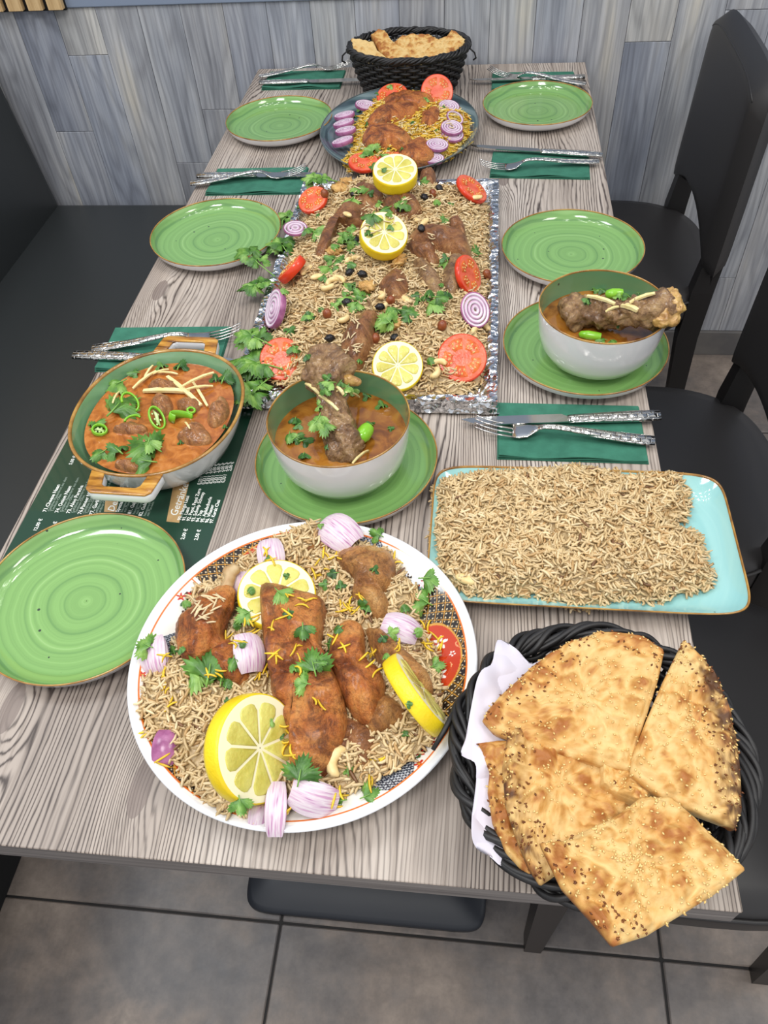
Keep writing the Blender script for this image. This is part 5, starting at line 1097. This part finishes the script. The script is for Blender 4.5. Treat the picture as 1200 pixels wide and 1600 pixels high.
# ================================================================== bread and baskets
def basket(name, label, loc, a0, b0, a1, b1, H, rows, stakes, sr, rimr, ext=False):
    o = thing(name, label, 'basket', loc); N = stakes * 4
    for j in range(rows):
        t = (j + .5) / rows; a = a0 + (a1 - a0) * t ** .8; b = b0 + (b1 - b0) * t ** .8; z = .004 + (H - .006) * t
        path = []
        for i in range(N):
            th = 2 * pi * i / N; wv = sr * 1.1 * cos(th * stakes / 2 + (pi if j % 2 else 0)); path.append(((a + wv) * cos(th), (b + wv) * sin(th), z + .0006 * sin(th * 7 + j)))
        mobj('weave_strand', tube(path, sr, 6, True), MAT['wicker'], o)
    st0 = None
    for i in range(stakes):
        th = 2 * pi * i / stakes; pts = [((a0 + (a1 - a0) * t ** .8) * cos(th), (b0 + (b1 - b0) * t ** .8) * sin(th), .003 + (H - .003) * t) for t in (0, .3, .65, 1)]
        mobj('stake', tube(pts, sr * 1.05, 5), MAT['wicker'], o)
    nk = 9 if ext else 6
    for k in range(nk):
        path = []; tw = (6 if k % 2 else 8) if ext else 14
        for i in range(220):
            th = 2 * pi * i / 220; ph = th * tw + k * 2 * pi / nk + .5 * sin(th * 5 + k); rq = rimr * (.75 + .25 * sin(th * 3 + k * 1.7)); path.append(((a1 + rq * cos(ph)) * cos(th), (b1 + rq * cos(ph)) * sin(th), H + rq * .8 * sin(ph)))
        mobj('rim_strand', tube(path, rimr * (.32 if ext else .42), 6, True), MAT['wicker'], o)
    mobj('bottom', lathe([(.001, .003), (1.0, .003), (1.0, .001), (.001, .001)], 64, a0, b0), MAT['wicker'], o)
    return o
fb = basket('bread_basket', 'round black wicker basket overflowing with sesame flatbread', (.597, .088, TZ), .084, .084, .105, .105, .058, 9, 34, .0026, .0085, True)
for k, (th, dth) in enumerate(((2.95, .35),)):   # loose strand ends
    p0 = Vector((.113 * cos(th), .113 * sin(th), .062)); d = Vector((-sin(th), cos(th), -.25)) * (.03 if dth > 0 else -.03); mobj('loose_end', tube([p0, p0 + d * .5 + Vector((cos(th), sin(th), 0)) * .004, p0 + d + Vector((cos(th), sin(th), 0)) * .009], [.0024, .0022, .0018], 6), MAT['wicker'], fb)
ob = basket('bread_basket', 'oval black wicker bread basket against the plank wall', (.341, 1.508, TZ), .090, .062, .116, .086, .080, 12, 40, .0028, .0062)
for s in (-1, 1): mobj('wire_handle', tube([(s * .118, -.012, .078), (s * .13, -.012, .068), (s * .133, -.004, .056), (s * .128, .004, .05)], .0016, 6), MAT['wicker'], ob)
def bread(label, tr, pts, z, tilt, crust, nses=150, ndark=50, thick=.013, zpx=None, group='flatbread pieces', bscale=62, seed=0, burn=0.0, pale=0.0, pamp=1.0):
    zp = z if zpx is None else zpx; P = poly(tr, pts, zp)
    # the outline lies on a tilted plane
    c = P.mean(0)
    def hit(p):
        r = ray(*tr(*p)); t = (z - CAM[2] + tilt[0] * (CAM[0] - c[0]) + tilt[1] * (CAM[1] - c[1])) / (r[2] - tilt[0] * r[0] - tilt[1] * r[1]); q = CAM + r * t; return q[:2]
    P = np.array([hit(p) for p in pts])
    C = np.array([hit(p) for p in crust]) if crust else None
    tc = P.mean(0) - c; z = z + tilt[0] * tc[0] + tilt[1] * tc[1]
    def pil(x, y, s):
        v = mnoise.voronoi(Vector((x, y, seed * .37)) * bscale)[0]; b = min(1, (v[1] - v[0]) * 1.6); return (.0062 * b + .0034 * fbm((x, y, seed), 110, 3)) * (1 if s < .9 else .4) * pamp
    vf, loc = pillow(P, TZ + z, .006, n=150, nr=34, p=14, smooth=False, pil=pil, tilt=tilt, thick=thick, seed=seed)
    V = np.array(vf[0]); n = 150; nt = n * 33 + 1; W_ = V + np.array(loc); col = np.zeros((len(V), 3))
    pal, mid, brn, drk, crumb = [np.array(srgb(c)[:3]) for c in ((218, 184, 122), (204, 154, 82), (158, 92, 36), (66, 38, 18), (222, 198, 150))]
    cd_ = np.full(len(V), 1.)
    if C is not None:
        for a, b in zip(C, C[1:]): ab = b - a; t = np.clip(((W_[:, :2] - a) @ ab) / (ab @ ab), 0, 1); cd_ = np.minimum(cd_, np.linalg.norm(W_[:, :2] - (a + t[:, None] * ab), axis=1))
    for i in range(len(V)):
        x, y = W_[i, 0], W_[i, 1]
        if i < nt:
            v = mnoise.voronoi(Vector((x, y, seed * .37)) * bscale)[0]; b = min(1, (v[1] - v[0]) * 1.6); nz = fbm((x, y, 3 + seed), 28, 3); n2 = fbm((x, y, 9 + seed), 190, 3)
            k = .22 + .75 * (b - .42) + .6 * nz + .5 * n2 - pale
            kc = max(0, 1 - cd_[i] / .020); k += .45 * kc
            cc = pal + (mid - pal) * np.clip(k * 1.6 + .3, 0, 1); cc = cc + (brn - cc) * np.clip((k - .36) * 2.0, 0, .92)
            if burn: cc = cc + (drk - cc) * np.clip(kc * 1.8 * burn * (.6 + nz + n2) , 0, .9)
            col[i] = cc
        else: col[i] = crumb if cd_[i] > .012 else brn
    o = thing('flatbread', label, 'bread', loc, group=group); mobj('crust', vf, MAT['bread'], o, True, col)
    sd = np.array([(1, 0, 0), (-1, 0, 0), (0, .55, 0), (0, -.55, 0), (0, 0, .35), (0, 0, -.35)]) * .0015; sf = np.array([(0, 2, 4), (2, 1, 4), (1, 3, 4), (3, 0, 4), (2, 0, 5), (1, 2, 5), (3, 1, 5), (0, 3, 5)])
    def scat(name, m, cand, k):
        if len(cand) == 0 or k == 0: return
        ii = rng.choice(cand, k); VV = []; FF = []
        for q, i in enumerate(ii):
            a = rng.uniform(0, 6.28); R_ = np.array([[cos(a), -sin(a), 0], [sin(a), cos(a), 0], [0, 0, 1]]); VV.append(sd @ R_.T + V[i] + np.array([*rng.uniform(-.001, .001, 2), .0004])); FF.append(sf + 6 * q)
        s_ = mobj(name, (np.vstack(VV), np.vstack(FF)), m, o); setp(s_, kind='stuff')
    top = np.arange(n * 31); scat('sesame_seeds', MAT['sesame'], top, nses); near = top[cd_[:n * 31] < .022]; scat('toasted_seeds', MAT['nigella'], near if len(near) else top, ndark)
    return o
# paper liner
P = poly(ZN, [(225, 125), (285, 152), (350, 195), (412, 190), (420, 420), (400, 640), (330, 860), (255, 925), (200, 890), (140, 850), (133, 760), (148, 580), (92, 545), (112, 470), (140, 330), (165, 260), (205, 220)], .078)
vf, loc = pillow(P, TZ + .066, .0004, n=120, nr=20, p=20, smooth=True, thick=.0003, tilt=(-.30, .1), pil=lambda x, y, s: .009 * fbm((x, y, 1), 34, 2)); o = mobj('paper_liner', vf, MAT['paper']); o.location = loc; setp(o, 'crumpled white paper liner sticking out of the round basket', 'paper')
BG = 'sesame flatbread pieces in the round basket'
bread('narrow flatbread sliver lowest against the white paper liner', ZN, [(150, 520), (195, 508), (255, 505), (430, 560), (430, 900), (340, 995), (300, 960), (255, 910), (205, 800), (188, 690), (195, 620), (165, 560)], .066, (-.05, .05), [(150, 520), (190, 620), (205, 800), (340, 995)], 60, 30, group=BG, seed=1)
bread('quarter of flatbread with dark seeded crust beside the paper liner', ZN, [(300, 355), (262, 470), (241, 600), (252, 740), (288, 850), (330, 955), (378, 1028), (412, 1005), (480, 960), (640, 860), (720, 720), (690, 600), (560, 480), (420, 390)], .076, (-.12, -.02), [(300, 355), (262, 470), (241, 600), (252, 740), (288, 850), (378, 1028)], 170, 110, group=BG, seed=2, burn=.5)
bread('small flatbread strip showing between the larger pieces', ZN, [(592, 590), (700, 620), (790, 690), (740, 745), (660, 712), (592, 668)], .080, (0, 0), None, 20, 4, group=BG, seed=3, pale=.1)
bread('large curved flatbread piece at the back of the round basket', ZN, [(170, 432), (185, 400), (230, 345), (290, 290), (345, 240), (400, 198), (500, 140), (600, 110), (700, 115), (770, 140), (826, 180), (805, 280), (770, 390), (740, 480), (702, 612), (600, 592), (480, 566), (440, 545), (340, 510), (255, 488), (205, 470)], .086, (.12, .02), [(170, 432), (290, 290), (400, 198), (500, 140), (600, 110), (700, 115), (826, 180)], 260, 90, group=BG, seed=4)
bread('triangular flatbread wedge with scorched edge at the chair side', ZN, [(892, 143), (930, 170), (975, 220), (1020, 290), (1060, 400), (1085, 500), (1100, 640), (1103, 760), (1080, 828), (1060, 812), (960, 775), (800, 705), (700, 628), (705, 570), (760, 430), (820, 290)], .092, (-.02, .05), [(892, 143), (975, 220), (1020, 290), (1060, 400), (1085, 500), (1100, 640), (1100, 800)], 230, 90, group=BG, seed=5, burn=.9)
bread('square-cut flatbread piece hanging over the front of the round basket', ZN, [(375, 875), (460, 868), (560, 820), (650, 780), (740, 708), (850, 712), (920, 770), (1000, 850), (1060, 905), (1116, 970), (1000, 1062), (880, 1135), (760, 1208), (640, 1246), (560, 1150), (450, 1030)], .100, (.0, .02), [(375, 875), (450, 1030), (560, 1150), (640, 1246)], 330, 60, group=BG, seed=6)
ZF = Z(530, 30, .18333); BG = 'flatbread pieces in the oval basket'
bread('pale torn flatbread at the bench end of the oval basket', ZF, [(100, 185), (200, 195), (300, 220), (330, 290), (410, 350), (350, 370), (230, 330), (110, 275)], .074, (-.05, .32), None, 0, 0, group=BG, pamp=.35, seed=7, pale=.4)
bread('bent strip of flatbread in the oval basket', ZF, [(270, 150), (330, 115), (385, 115), (440, 200), (520, 265), (605, 300), (605, 372), (430, 372), (340, 290)], .074, (0, .32), [(270, 150), (340, 290), (430, 372)], 10, 0, group=BG, pamp=.35, seed=8)
bread('wide seeded flatbread at the back of the oval basket', ZF, [(470, 210), (520, 165), (640, 148), (770, 150), (860, 195), (860, 300), (760, 360), (640, 370), (560, 300)], .073, (0, .35), [(470, 210), (520, 165), (640, 148), (770, 150)], 60, 0, group=BG, pamp=.35, seed=9)
bread('flatbread corner at the chair end of the oval basket', ZF, [(860, 190), (920, 170), (960, 112), (1020, 150), (1092, 205), (1050, 255), (950, 315), (780, 355), (720, 310), (780, 240)], .075, (.05, .32), [(920, 170), (960, 112), (1020, 150)], 40, 0, group=BG, pamp=.35, seed=10)
